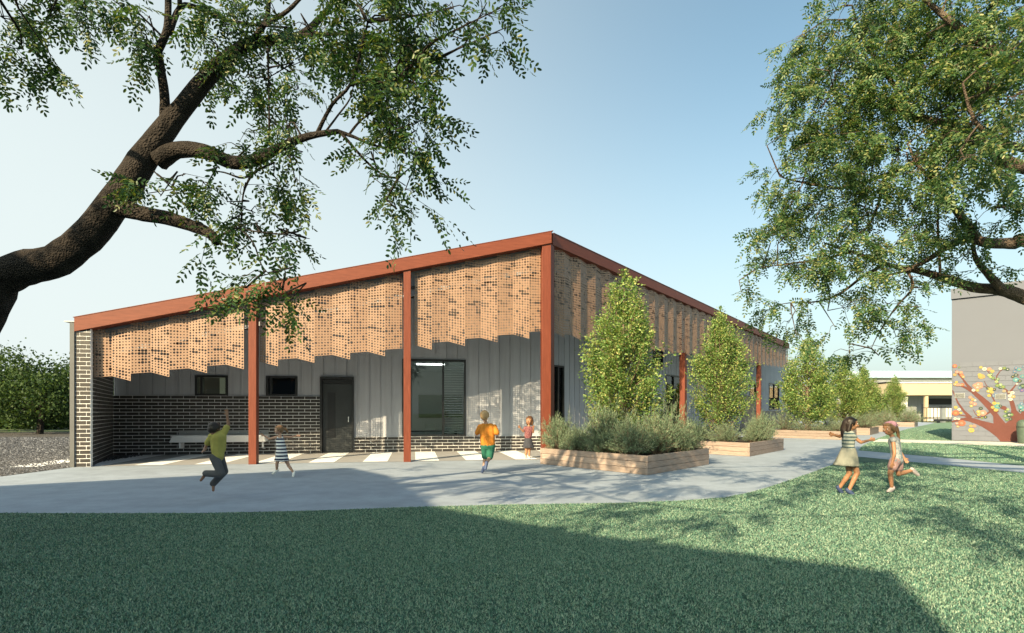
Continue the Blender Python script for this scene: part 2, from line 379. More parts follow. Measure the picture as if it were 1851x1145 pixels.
# ---- openings, measured on the wall plane
def op(fr, off, x0, x1, y0, y1):
    s0, za = fr.hit(x0, y0, off); s1, zb = fr.hit(x1, y0, off); _, zc = fr.hit(x0, y1, off)
    return [s0, s1, max(za, zb) if False else (za + zb) / 2, zc]
BR = .092; BL = .323
ZB1, ZB2 = 18 * BR, 5 * BR
w1 = op(FF, WOFF, 353, 412, 679, 714); w2 = op(FF, WOFF, 481, 538, 681, 714); dr = op(FF, WOFF, 579, 640, 682, 819); w3 = op(FF, WOFF, 727, 842, 650, 788)
w1[3] = w2[3] = ZB1; dr[3] = .0; w3[3] = ZB2; w2[2] = w1[2]
ops_f = [w1, w2, dr, w3]
SO = 2.03
s1_ = op(FS, SO, 998, 1019, 661, 785); s2_ = op(FS, SO, 1203, 1234, 679, 775); s2h = op(FS, SO, 1180, 1198, 632, 664); s3d = op(FS, SO, 1340, 1368, 716, 765); s3w = op(FS, SO, 1355, 1366, 693, 714); s4_ = op(FS, SO, 1390, 1408, 694, 741)
s1_[3] = s2_[3] = ZB2; s3d[3] = 0; s3w[3] = s3d[2] + .05
ops_s = [s1_, s2_, s2h, s3d, s3w, s4_]
def clad(fr, off, s0, s1, zbase, ztop, ops, pitch=.325):
    s = s0
    while s < s1 - .02:
        e = min(s + pitch, s1); mb = MB(); mb2 = MB()
        cuts = sorted({s, e} | {c for o_ in ops for c in (o_[0], o_[1]) if s < c < e})
        strips = []
        for a, b in zip(cuts, cuts[1:]):
            mid = (a + b) / 2; zz = [(zbase(mid), ztop(mid))]
            for o_ in ops:
                if o_[0] < mid < o_[1]:
                    nz = []
                    for (p, q) in zz:
                        if o_[3] > p + .01: nz.append((p, min(q, o_[3])))
                        if o_[2] < q: nz.append((max(p, o_[2]), q))
                    zz = [t for t in nz if t[1] - t[0] > .01]
            strips.append((a, b, zz))
        any_full = any(len(z_) == 1 for _, _, z_ in strips)
        for a, b, zz in strips:
            for i_, (p, q) in enumerate(zz):
                mm = mb if (any_full or i_ == 0) else mb2
                mm.fbox(fr, a, b, off + .014, off + .12, p, q)
                mm.fbox(fr, a + (.007 if a == s else 0), b - (.007 if b == e else 0), off, off + .016, p, q)
                if a == s: mm.fbox(fr, a + .007, a + .030, off - .012, off + .002, p, q)
        if mb.v: part("wall_panel", mb, m_clad, school)
        if mb2.v: part("wall_panel", mb2, m_clad, school)
        s = e
zb = lambda s: ZB1 if s < dr[0] else ZB2
clad(FF, WOFF, -11.42, .64, zb, lambda s: min(zr(s), zr(0)) - .30, ops_f)
zbs = lambda t: ZB2 if t < s3d[0] else (14 * BR if t > s3d[1] else 0.0)
clad(FS, SO, 2.69, 40, zbs, lambda t: 5.40, ops_s)

# ---- brickwork
bricks = []     # (pos, angle, length, wall object)
def brickwall(fr, s0, s1, off, n0, n1, thick, ops=(), name="brick_wall", face=1):
    mb = MB(); cuts = [s0] + sorted(c for o_ in ops for c in o_[:2] if s0 < c < s1) + [s1]
    for a, b in zip(cuts, cuts[1:]):
        mid = (a + b) / 2
        if any(o_[0] < mid < o_[1] for o_ in ops): continue
        mb.fbox(fr, a, b, off + .006, off + thick, n0 * BR, n1 * BR)
    wall = part(name, mb, m_mortar, school)
    for r in range(n0, n1):
        for a, b in zip(cuts, cuts[1:]):
            mid = (a + b) / 2
            if any(o_[0] < mid < o_[1] for o_ in ops): continue
            x = a - (BL / 2 if r % 2 else 0)
            while x < b:
                p, q = max(x, a) + .0065, min(x + BL, b) - .0065
                if q - p > .03:
                    c = fr.pt((p + q) / 2, off + .03, r * BR + BR / 2); bricks.append((c, fr.a, q - p, wall))
                x += BL
    return wall
bw_back = brickwall(FF, -11.42, dr[1], WOFF - .05, 0, 18, .16, [dr])
bw_low = brickwall(FF, dr[1] + .001, .66, WOFF - .05, 0, 5, .16)
bw_side = brickwall(FS, 2.69, s3d[0], SO - .05, 0, 5, .16)
bw_far = brickwall(FS, s3d[1], 40, SO - .05, 0, 14, .16)
PR = -10.245
bw_pier = part("brick_wall", MB().fbox(FF, LEFT, PR, -.094, -.012, 0, 34 * BR), m_mortar, school)
for r_ in range(34):
    cut = .085 if r_ % 2 else .215
    for a_, b_ in ((0, cut), (cut, PR - LEFT)):
        bricks.append((FF.pt(LEFT + (a_ + b_) / 2, -.07, r_ * BR + BR / 2), FF.a, b_ - a_ - .014, bw_pier))
rs = FF.pt(PR - .004, -.05, 0); re = FF.pt(-11.40, WOFF - .06, 0); ra = math.atan2(rs.y - re.y, rs.x - re.x)
FR = Frame((rs.x, rs.y), ra + math.pi)
bw_ret = brickwall(FR, 0, (rs - re).length, 0, 0, 30, .12)
LR_ = (rs - re).length
part("light_leak_panel", MB().hexa([FR.pt(0, .01, 30 * BR + .002), FR.pt(LR_, .01, 30 * BR + .002), FR.pt(LR_, .11, 30 * BR + .002), FR.pt(0, .11, 30 * BR + .002), FR.pt(0, .01, zr(PR) - .12), FR.pt(LR_, .01, 2.9), FR.pt(LR_, .11, 2.9), FR.pt(0, .11, zr(PR) - .12)]), m_clad, school)  # added panel, fills the hidden gap above the bricks so no sun leaks in
end = MB(); end.fbox(FF, LEFT - .09, LEFT - .004, -.13, .2, 0, zr(LEFT) - .12); part("end_trim", end, M("dull_grey_trim", (.10, .105, .11), .7, .1, 3), school)
part("end_flashing", MB().fbox(FF, LEFT - .2, LEFT - .002, -.13, .2, zr(LEFT) - .10, zr(LEFT) - .08), m_alum, school)
# 300 bricks that show largest become parts, the rest stays joined per wall
bm_ = MB().box(-.5, .5, -.03, .03, -.0385, .0385); brick_me = bpy.data.meshes.new("brick"); brick_me.from_pydata(bm_.v, [], bm_.f); brick_me.materials.append(m_brick)
def shown(b):
    fac = 1.0 if b[3] is not bw_ret else .15
    if b[3] in (bw_side, bw_far): fac = .3
    if b[3] is bw_low: fac = 1.5
    if b[3] is bw_pier and b[0].z > 3.0: fac = .1
    return -fac * (b[2] / BL) / b[0].y
bricks.sort(key=shown)
rest = {}
for i, (c, a, L, wall) in enumerate(bricks):
    if i < 298:
        o = bpy.data.objects.new("brick", brick_me); COL.objects.link(o); o.parent = wall
        o.location = c - base_of(wall); o.rotation_euler = (random.gauss(0, .004), random.gauss(0, .003), a); o.scale = (L, 1, 1)
        o.location += Vector((0, 0, random.gauss(0, .001))) + Vector((math.sin(a), -math.cos(a), 0)) * random.uniform(-.003, .003)
    else: rest.setdefault(wall, []).append((c, a, L))
for wall, lst in rest.items():
    mb = MB()
    for c, a, L in lst:
        u = Vector((math.cos(a), math.sin(a), 0)) * (L / 2); n = Vector((-math.sin(a), math.cos(a), 0)) * .03; k = random.uniform(-.003, .003)
        nn = n.normalized() * k; z = Vector((0, 0, .0385))
        mb.hexa([c - u - n - z + nn, c + u - n - z + nn, c + u + n - z, c - u + n - z, c - u - n + z + nn, c + u - n + z + nn, c + u + n + z, c - u + n + z])
    part("bricks", mb, m_brick2, wall, kind="stuff")

# ---- windows and doors
def frame_ring(fr, off, s0, s1, z0, z1, wd=.05, d0=-.02, d1=.1, ms=(), mz=()):
    mb = MB()
    mb.fbox(fr, s0, s0 + wd, off + d0, off + d1, z0, z1); mb.fbox(fr, s1 - wd, s1, off + d0, off + d1, z0, z1)
    mb.fbox(fr, s0 + wd, s1 - wd, off + d0, off + d1, z0, z0 + wd); mb.fbox(fr, s0 + wd, s1 - wd, off + d0, off + d1, z1 - wd, z1)
    for s in ms: mb.fbox(fr, s - wd / 2, s + wd / 2, off + d0 + .002, off + d1, z0 + wd, z1 - wd)
    return mb
def window(fr, off, o_, wd=.05, ms=(), pane=True):
    s0, s1, z1, z0 = o_
    f = part("window", frame_ring(fr, off, s0, s1, z0, z1, wd, ms=ms), m_dark, school)
    if pane:
        ed = [s0 + wd] + [x for m_ in ms for x in (m_ - wd / 2, m_ + wd / 2)] + [s1 - wd]
        for a, b in zip(ed[::2], ed[1::2]):
            part("pane", MB().fbox(fr, a + .001, b - .001, off + .04, off + .046, z0 + wd, z1 - wd), m_glass, f)
    return f
window(FF, WOFF - .012, w1, .06, ms=[w1[0] + .17]); window(FF, WOFF - .012, w2, .06, ms=[w2[0] + .14])
sm = FF.hit(801, 700, WOFF)[0]; m_louvre = M('louvre_blade', (.62, .64, .64), .35, .03, 3)
f3 = window(FF, WOFF - .012, w3, .055, ms=[sm])
for i in range(30):
    z = w3[3] + .1 + i * (w3[2] - w3[3] - .18) / 29
    part("louvre", MB().hexa([FF.pt(sm + .04, WOFF + .062, z), FF.pt(w3[1] - .06, WOFF + .062, z), FF.pt(w3[1] - .06, WOFF + .092, z + .014), FF.pt(sm + .04, WOFF + .092, z + .014),
                              FF.pt(sm + .04, WOFF + .060, z + .013), FF.pt(w3[1] - .06, WOFF + .060, z + .013), FF.pt(w3[1] - .06, WOFF + .090, z + .027), FF.pt(sm + .04, WOFF + .090, z + .027)]), m_louvre, f3)
# door
d0, d1, dz = dr[0], dr[1], dr[2]
dm = MB(); dm.fbox(FF, d0, d0 + .06, WOFF - .075, WOFF + .12, .004, dz); dm.fbox(FF, d1 - .06, d1, WOFF - .075, WOFF + .12, .004, dz); dm.fbox(FF, d0 + .06, d1 - .06, WOFF - .075, WOFF + .12, dz - .07, dz)
door = part("door", dm, m_dark, school)
part("door_leaf", MB().fbox(FF, d0 + .064, d1 - .064, WOFF + .03, WOFF + .075, .012, dz - .20), m_door, door, bevel=.004)
part("transom", MB().fbox(FF, d0 + .062, d1 - .062, WOFF + .02, WOFF + .06, dz - .195, dz - .075), m_dark, door)
part("inset_panel", MB().fbox(FF, d0 + .2, d0 + .42, WOFF + .022, WOFF + .029, .45, dz - .45), m_dark, door)
part("handle", MB().fbox(FF, d1 - .17, d1 - .145, WOFF - .03, WOFF + .028, .9, 1.06), m_steel, door, bevel=.004)
# side openings
m_blind = M("window_blind", (.55, .56, .52), .7, .05, 3)
window(FS, SO - .012, s1_, .05, ms=[(s1_[0] + s1_[1]) / 2]); f2 = window(FS, SO - .012, s2_, .06, ms=[s2_[0] + (s2_[1] - s2_[0]) * .45]); window(FS, SO - .012, s2h, .06, ms=[(s2h[0] + s2h[1]) / 2]); window(FS, SO - .012, s3w, .05); f4 = window(FS, SO - .012, s4_, .06, ms=[s4_[0] + (s4_[1] - s4_[0]) * .5])
for f, q, a, b in ((f2, s2_, .5, .98), (f4, s4_, .55, .8)):
    part("blind", MB().fbox(FS, q[0] + (q[1] - q[0]) * a, q[0] + (q[1] - q[0]) * b, SO + .09, SO + .10, q[3] + .25, q[2] - .05), m_blind, f)
sd = MB(); sd.fbox(FS, s3d[0] + .02, s3d[1] - .02, SO + .01, SO + .06, .01, s3d[2] - .02)
sdo = part("door", sd, m_door, school)
part("handle", MB().fbox(FS, s3d[0] + .3, s3d[0] + .34, SO - .05, SO + .008, .9, 1.2), m_steel, sdo)
# interior shell so that the glass looks into rooms
rm = MB(); D = 11.0
rm.fbox(FF, -11.2, 1.8, D, D + .1, 0, 3.2); rm.fbox(FF, -11.2, 1.9, WOFF + .14, D, -.02, .012)
part("room_floor_and_back", rm, m_room, school)
part("room_ceiling", MB().fbox(FF, -4.6, .4, WOFF + .14, D, 2.95, 3.02), m_room, school)
part("room_ceiling", MB().fbox(FF, -11.2, -4.72, WOFF + .14, D, 2.62, 2.7), m_room, school)
for s_ in (-4.66, .46): part("partition_wall", MB().fbox(FF, s_ - .05, s_ + .05, WOFF + .16, D, 0, 2.94), m_room, school)
part("partition_wall", MB().fbox(FF, -8.5, -8.4, WOFF + .16, D, 0, 2.6), m_room, school)
side_room = MB(); side_room.fbox(FS, 3.0, 40, SO + 3.0, SO + 3.1, 0, 3.5); part("side_room_wall", side_room, m_room, school)
for (a, o_) in ((-4.0, 8.0), (-2.7, 6.8)):
    part("ceiling_light", MB().fbox(FF, a - .5, a + .5, o_ - .14, o_ + .14, 2.925, 2.948), m_lamp, school)
part("green_board", MB().fbox(FF, -3.1, -1.2, D - .05, D - .004, .95, 1.95), m_green, school, bevel=.005)
m_tbl = M("dark_table", (.03, .035, .035), .4, .1, 3); m_chair = M("white_plastic", (.72, .72, .70), .45, .03, 3)
for i, (a, o_, lab) in enumerate(((-3.0, 4.7, "dark low classroom table seen through the window beside the column"), (-1.2, 5.0, "dark low classroom table behind the louvred window"))):
    t = thing("classroom_table", FF.pt(a, o_, .012), lab, "table", "tables inside the classroom")
    part("table_top", MB().fbox(FF, a - .8, a + .8, o_ - .35, o_ + .35, .56, .60), m_tbl, t, bevel=.005)
    for q in (-1, 1):
        for r_ in (-1, 1): part("leg", MB().fbox(FF, a + q * .72 - .025, a + q * .72 + .025, o_ + r_ * .28 - .025, o_ + r_ * .28 + .025, .012, .56), m_tbl, t)
CH = ((-2.75, 5.35, "white plastic chair by the table, farthest left inside the window"), (-2.0, 5.3, "white plastic chair just left of the window mullion"),
      (-1.45, 4.35, "white plastic chair nearest the louvred window"), (-.75, 5.65, "white plastic chair at the right end inside the louvred window"))
for a, o_, lab in CH:
    c = thing("classroom_chair", FF.pt(a, o_, .012), lab, "chair", "white chairs inside the classroom")
    part("seat", MB().fbox(FF, a - .19, a + .19, o_ - .18, o_ + .18, .34, .37), m_chair, c, bevel=.01)
    bk = MB(); bk.hexa([FF.pt(a - .19, o_ + .15, .42), FF.pt(a + .19, o_ + .15, .42), FF.pt(a + .19, o_ + .19, .42), FF.pt(a - .19, o_ + .19, .42), FF.pt(a - .16, o_ + .22, .78), FF.pt(a + .16, o_ + .22, .78), FF.pt(a + .16, o_ + .25, .78), FF.pt(a - .16, o_ + .25, .78)])
    part("backrest", bk, m_chair, c, bevel=.01)
    for q in (-1, 1):
        for r_ in (-1, 1): part("leg", MB().tube([FF.pt(a + q * .15, o_ + r_ * .14, .34), FF.pt(a + q * .19, o_ + r_ * .2, .012)], [.012, .01], 6), m_steel, c)

# ---- perforated screens: every fold is a sheet with real holes
PITCH = .069
def perf_face(A, B, bA, bB, tA, tB, seed):
    """A,B plan points of the two vertical edges; b*/t* their bottom and top heights"""
    rg = np.random.default_rng(seed)
    wd = (B - A).length; nc = max(2, round(wd / PITCH)); zmin, zmax = min(bA, bB), max(tA, tB)
    nr = int(round((zmax - zmin) / PITCH)); V = []; Q = []
    # big holes come in short horizontal runs
    base = np.full((nr, nc), .0155); base[rg.random((nr, nc)) < .40] = .0215
    for _ in range(int(nr * nc * .09)):
        i, j = rg.integers(nr), rg.integers(nc); k = rg.integers(1, 4); base[i, j:j + k] = rg.choice([.026, .0325])
        if rg.random() < .3 and i + 1 < nr: base[i + 1, j:j + max(1, k - 1)] = .028
    ang = np.arange(8) * np.pi / 4
    sq = np.array([(1, 0), (1, 1), (0, 1), (-1, 1), (-1, 0), (-1, -1), (0, -1), (1, -1)], float) * .5
    for i in range(nr):
        for j in range(nc):
            cx = (j + .5) / nc; r = base[i, j]
            f0, f1 = i / nr, (i + 1) / nr
            lo0 = lambda u: bA + (bB - bA) * u; hi0 = lambda u: tA + (tB - tA) * u
            for part_ in (0, 1):
                for q in range(8):
                    if part_ == 0:
                        u = (j + .5 + sq[q, 0]) / nc; f = f0 + (f1 - f0) * (sq[q, 1] + .5); z = lo0(u) + (hi0(u) - lo0(u)) * f
                    else:
                        u = cx + math.cos(ang[q]) * r / wd; zc = lo0(cx) + (hi0(cx) - lo0(cx)) * (f0 + f1) / 2; z = zc + math.sin(ang[q]) * r
                    V.append((A.x + (B.x - A.x) * u, A.y + (B.y - A.y) * u, z))
            k = len(V) - 16
            for q in range(8): Q.append((k + q, k + (q + 1) % 8, k + 8 + (q + 1) % 8, k + 8 + q))
    return V, Q
def pleat_screen(fr, s0, s1, off, top, bot, unit, amp, start_light, seed, ntag):
    n = max(1, round((s1 - s0) / (unit / 2))); wdt = (s1 - s0) / n; light = start_light
    b0 = None
    for i in range(n):
        a, b = s0 + i * wdt, s0 + (i + 1) * wdt
        us = a if not light else a - wdt              # start of this pleat unit
        tz = top(us + wdt); bz = bot(us + wdt)
        if light: oa, ob = off + amp, off; bA, bB = bz + .05, bz - .055; tA, tB = tz - .005, tz + .075
        else: oa, ob = off, off + amp; bA, bB = bz + .01, bz + .05; tA, tB = tz + .03, tz - .005
        P, Q_ = fr.pt(a, oa, 0), fr.pt(b, ob, 0)
        V, Q = perf_face(P.xy, Q_.xy, bA, bB, tA, tB, seed + i)
        np_mesh("perforated_panel", np.array(V), np.array(Q), m_screen, school)
        light = not light
top_f = lambda s: zr(s) - bh - .075
def lin(x0, y0, x1, y1): return lambda x: y0 + (y1 - y0) * (x - x0) / (x1 - x0)
SOF = .06
def bay(x0, x1, yb0, yb1, light, seed):
    s0, z0 = FF.hit(x0, yb0, SOF + .05); s1, z1 = FF.hit(x1, yb1, SOF + .05)
    pleat_screen(FF, s0, s1, SOF, top_f, lin(s0, z0, s1, z1), .78, .035, light, seed, 'f')
bay(167.5, 442, 688, 660, False, 100); bay(470, 727, 658, 634, True, 200); bay(750, 984, 628, 602, True, 300)
def bot_s(t): return 3.22 + (t - .96) * (.21 / 8) if t < 9 else 3.43 + (t - 9) * (.55 / 17)
for a, b, l, sd_ in ((.34, 27.1, True, 400),):
    pleat_screen(FS, a, b, -.05, lambda t: zs(t) - bh - .06, bot_s, .82, .05, l, sd_, 's')
part("sun_stop_panel", MB().hexa(beam(FF, LEFT + .3, -.1, zr, .30, .34, .62, -.26)), m_clad, school)  # grey backing panel, added to keep sun from entering above the screen
part("sun_stop_panel", MB().hexa(beam(FS, .5, 27.1, zs, .34, .38, .5, -.26)), m_clad, school)  # the same added sun stop along the side wing
part("screen_rail", MB().hexa(beam(FF, LEFT + .35, -.15, zr, .22, .26, .05, -bh - .35)), m_dark, school)

# ---- wash trough on the brick wall
ts0, _ = FF.hit(311, 790, WOFF - .5); ts1, _ = FF.hit(478, 790, WOFF - .5)
tr = thing("wash_trough", FF.pt((ts0 + ts1) / 2, WOFF - .3, 0), "long white wash trough mounted on the dark brick wall", "sink")
o0, o1 = WOFF - .52, WOFF - .056
mb = MB(); mb.hexa([FF.pt(ts0 - .12, o0 + .12, .36), FF.pt(ts1, o0 + .12, .36), FF.pt(ts1, o1, .40), FF.pt(ts0 - .12, o1, .40), FF.pt(ts0, o0, .53), FF.pt(ts1, o0, .53), FF.pt(ts1, o1, .53), FF.pt(ts0, o1, .53)])
part("basin", mb, m_white, tr, bevel=.008)
part("rim", MB().fbox(FF, ts0 - .02, ts1 + .02, o0 - .012, o1, .532, .555), m_white, tr, bevel=.004)
part("splashback", MB().fbox(FF, ts0, ts1, o1 - .022, o1 - .002, .557, .68), m_alum, tr)
for s_ in (ts0 + .2, ts0 + .9, ts0 + 1.6, ts1 - .2):
    part("tap", MB().tube([FF.pt(s_, o1 - .03, .63), FF.pt(s_, o1 - .12, .65), FF.pt(s_, o1 - .15, .60)], [.014, .013, .011], 8), m_steel, tr, smooth=True)
part("waste_pipe", MB().tube([FF.pt(ts1 - .1, o0 + .25, .37), FF.pt(ts1 - .1, o0 + .25, .2), FF.pt(ts1 - .1, o1, .17)], [.028] * 3, 10), m_white, tr, smooth=True)
part("bracket", MB().fbox(FF, ts0 + .1, ts0 + .14, o0 + .2, o1, .2, .37), m_white, tr)

# ------------------------------------------------------------------ the grey building with the mural
mA = gr(1720.5, 797.5); mB = gr(1900, 802.5); mang = math.atan2(mB.y - mA.y, mB.x - mA.x)
FM = Frame((mA.x, mA.y), mang); MT = 6.27
m_render = M("grey_render", (.115, .126, .160), .85, .03, .6, .1, 60, .002)
m_block = M("painted_block", (.117, .128, .162), .8, .04, 2, .15, 50)
mbld = thing("mural_building", mA, "tall plain grey building carrying a painted tree mural", "building")
part("wall", MB().fbox(FM, 0, 14, 0, 9, 0, MT - .45), m_render, mbld)
part("parapet", MB().fbox(FM, -.02, 14.02, -.09, 9.02, MT - .42, MT), m_render, mbld)
part("shadow_gap", MB().fbox(FM, .02, 13.98, .03, 8.98, MT - .46, MT - .41), m_dark, mbld)
# painted blockwork: a thin field of blocks, real joints
blk = MB().box(-.192, .192, -.012, .012, -.092, .092); blk_me = bpy.data.meshes.new("block"); blk_me.from_pydata(blk.v, [], blk.f); blk_me.materials.append(m_block)
objvar(m_block, .035)
bf = part("block_field", MB().fbox(FM, .03, 5.6, -.012, -.001, .03, 3.22), m_block, mbld)
for r in range(16):
    for c in range(14):
        s_ = .03 + .2 + c * .4 - (.2 if r % 2 else 0)
        if s_ < .2: continue
        o = bpy.data.objects.new("block", blk_me); COL.objects.link(o); o.parent = bf
        o.location = FM.pt(s_ + .02, -.0125, .13 + r * .2) - base_of(mbld); o.rotation_euler = (0, 0, mang)
def mpt(cx, cy): return FM.hit(1700 + cx / 6.364, 640 + cy / 6.364, -.03)
m_mtree = M("mural_brown", (.095, .030, .024), .8, .12, 3, .1, 60)
def flat(name, poly2, mat, off, th, parent):
    if sum(poly2[i][0] * poly2[(i + 1) % len(poly2)][1] - poly2[(i + 1) % len(poly2)][0] * poly2[i][1] for i in range(len(poly2))) < 0: poly2 = poly2[::-1]
    n = len(poly2); vs = [FM.pt(a, off, z) for a, z in poly2] + [FM.pt(a, off - th, z) for a, z in poly2]
    return part(name, MB().add(vs, [tuple(reversed(range(n))), tuple(range(n, 2 * n))] + [((i + 1) % n, i, i + n, (i + 1) % n + n) for i in range(n)]), mat, parent)
trunk = [mpt(*p) for p in [(690, 1008), (650, 960), (560, 890), (470, 835), (390, 800), (300, 770), (240, 765), (240, 745), (310, 725), (400, 745), (480, 770), (610, 800), (605, 700), (590, 650), (640, 660), (690, 730), (750, 800), (800, 760), (815, 640), (790, 540), (845, 545), (875, 650), (920, 690), (960, 640), (1010, 600), (1010, 700), (975, 780), (960, 900), (965, 1010)]]
flat("mural_trunk", trunk, m_mtree, -.0255, .004, mbld)
k_ = 0
def limb(pts, ws):
    global k_
    L, Rr = [], []
    for i, p in enumerate(pts):
        a = Vector(pts[min(i + 1, len(pts) - 1)]) - Vector(pts[max(i - 1, 0)]); n = Vector((-a.y, a.x)).normalized() * ws[i]
        L.append(mpt(p[0] + n.x, p[1] + n.y)); Rr.append(mpt(p[0] - n.x, p[1] - n.y))
    k_ += 1
    flat("mural_branch", L + Rr[::-1], m_mtree, -.0255 - .0004 * (k_ % 5 + 1), .004, mbld)
limb([(640, 690), (560, 600), (480, 525), (380, 440), (300, 350), (250, 280), (170, 190)], [44, 38, 30, 22, 13, 9, 4])
limb([(360, 430), (290, 390), (220, 360), (160, 345)], [18, 12, 8, 4]); limb([(350, 740), (270, 660), (200, 560), (140, 420)], [22, 13, 9, 5])
limb([(260, 755), (190, 765), (130, 780)], [18, 12, 8]); limb([(330, 725), (270, 710), (200, 700)], [10, 7, 4])
limb([(820, 560), (800, 480), (760, 420), (690, 370), (600, 270), (540, 195)], [22, 15, 11, 7, 6, 4]); limb([(800, 440), (840, 390), (890, 330), (895, 230)], [13, 9, 7, 3])
limb([(640, 310), (650, 250), (690, 195), (740, 165)], [7, 7, 4, 3]); limb([(630, 560), (590, 480), (540, 380), (500, 310)], [8, 7, 4, 2]); limb([(580, 660), (520, 700), (450, 735), (390, 735)], [12, 9, 6, 4])
limb([(450, 735), (400, 690), (375, 640)], [6, 4, 3]); limb([(540, 390), (480, 365)], [5, 3]); limb([(690, 610), (740, 625), (780, 650)], [18, 22, 10]); limb([(960, 600), (965, 520)], [10, 4])
PAL = dict(o=(.62, .17, .08), p=(.68, .33, .24), y=(.66, .52, .10), g=(.16, .30, .09), d=(.03, .08, .06), b=(.12, .25, .42), t=(.10, .38, .42), w=(.75, .75, .72), l=(.42, .58, .25), s=(.62, .42, .12), v=(.16, .12, .42), m=(.45, .40, .30))
pm = {k: M("disc_" + k, mul(c, .40), .55, .06, 4) for k, c in PAL.items()}
DISCS = [(165, 140, 22, 'o'), (190, 210, 18, 'p'), (165, 240, 17, 's'), (235, 215, 18, 'p'), (245, 245, 19, 'o'), (262, 265, 15, 's'), (215, 155, 10, 'g'), (170, 350, 18, 's'), (200, 355, 19, 'p'), (185, 325, 14, 'y'), (252, 355, 20, 'o'), (230, 360, 14, 'p'),
 (400, 365, 24, 'p'), (435, 350, 26, 'p'), (460, 375, 24, 'p'), (425, 385, 28, 'p'), (380, 418, 17, 'w'), (425, 420, 16, 's'), (465, 345, 18, 'p'), (470, 260, 30, 's'), (450, 240, 18, 'y'), (490, 265, 20, 's'), (465, 155, 16, 'y'), (507, 175, 22, 'w'), (560, 178, 22, 'p'), (597, 200, 18, 'y'), (560, 245, 16, 'l'), (585, 235, 14, 'g'), (605, 278, 18, 'g'), (575, 265, 14, 'l'),
 (690, 170, 15, 'w'), (735, 165, 18, 'g'), (772, 178, 17, 'd'), (660, 290, 17, 'g'), (645, 320, 16, 'l'), (655, 365, 20, 'g'), (690, 385, 20, 'd'), (720, 380, 19, 'g'), (690, 355, 15, 'l'), (620, 408, 16, 'd'), (548, 392, 17, 'd'), (580, 405, 20, 'y'), (552, 430, 17, 'y'), (590, 440, 18, 'y'), (560, 480, 17, 'y'), (640, 470, 18, 'b'), (612, 485, 14, 'b'), (655, 490, 14, 's'), (705, 480, 20, 'b'), (730, 470, 14, 'b'), (732, 428, 18, 'm'),
 (870, 162, 17, 'b'), (855, 203, 17, 'b'), (868, 243, 18, 'd'), (832, 263, 16, 'd'), (868, 298, 26, 't'), (912, 312, 18, 'd'), (905, 180, 20, 't'), (945, 370, 28, 'd'), (938, 420, 18, 'v'), (910, 390, 16, 'b'), (880, 345, 10, 'w'), (945, 260, 20, 't'), (955, 148, 14, 'b'), (826, 448, 19, 'w'), (800, 482, 19, 'w'), (805, 522, 19, 'w'), (838, 492, 18, 's'), (790, 440, 14, 'm'),
 (345, 500, 18, 'p'), (372, 525, 16, 's'), (355, 560, 19, 'p'), (393, 578, 20, 'p'), (355, 600, 15, 'y'), (398, 535, 12, 'w'), (175, 615, 18, 'y'), (175, 680, 34, 'o'), (215, 640, 16, 'w'), (235, 680, 14, 'y'), (170, 745, 16, 'w'), (210, 748, 14, 'w'), (245, 797, 36, 'o'), (190, 800, 16, 'p'), (200, 835, 13, 's'), (465, 627, 19, 'd'), (487, 680, 34, 'p'), (437, 665, 18, 'y'), (440, 700, 15, 'y'), (518, 728, 17, 'd'), (478, 738, 12, 'g'), (355, 878, 28, 'y'), (350, 830, 16, 's'), (390, 830, 18, 'p'),
 (620, 568, 19, 'y'), (602, 615, 17, 'y'), (638, 645, 20, 'y'), (655, 605, 28, 't'), (665, 570, 14, 'l'), (690, 600, 16, 'd'), (790, 700, 30, 'd'), (745, 715, 18, 'g'), (765, 755, 18, 'g'), (750, 665, 16, 'g'), (805, 750, 16, 'd'), (820, 700, 15, 'g'), (775, 640, 13, 'l'), (935, 575, 18, 'b'), (925, 615, 22, 't'), (925, 655, 17, 'd'), (948, 600, 18, 'b'), (900, 590, 12, 'b'), (955, 640, 18, 't')]
for i, (cx, cy, r, c) in enumerate(DISCS):
    s_, z_ = mpt(cx, cy); rr = r / 6.364 * .0225 * .95
    n = 14; off = -.034 - .0006 * (i % 9)
    P = [(s_ + math.cos(2 * math.pi * q / n) * rr * 1.05, z_ + math.sin(2 * math.pi * q / n) * rr) for q in range(n)]
    dsc = flat("disc", P, pm[c], off, .006, mbld)
    c2 = random.choice([k for k in 'wysmlp' if k != c])
    P2 = [(s_ + math.cos(2 * math.pi * q / 10) * rr * .36, z_ + math.sin(2 * math.pi * q / 10) * rr * .34) for q in range(10)]
    flat("disc_centre", P2, pm[c2], off - .0065, .003, dsc)
    if rr > .06:
        P3 = [(s_ + math.cos(2 * math.pi * q / 10) * rr * .16, z_ + math.sin(2 * math.pi * q / 10) * rr * .15) for q in range(10)]
        flat("disc_centre", P3, pm[c], off - .01, .003, dsc)
for cx, cy in ((222, 480), (690, 490)):
    s_, z_ = mpt(cx, cy); v = part("wall_vent", MB().fbox(FM, s_ - .16, s_ + .16, -.05, -.02, z_ - .1, z_ + .1), m_alum, mbld)
    for q in range(5): part("slat", MB().fbox(FM, s_ - .15, s_ + .15, -.062, -.051, z_ - .08 + q * .036, z_ - .062 + q * .036), m_dark, v)
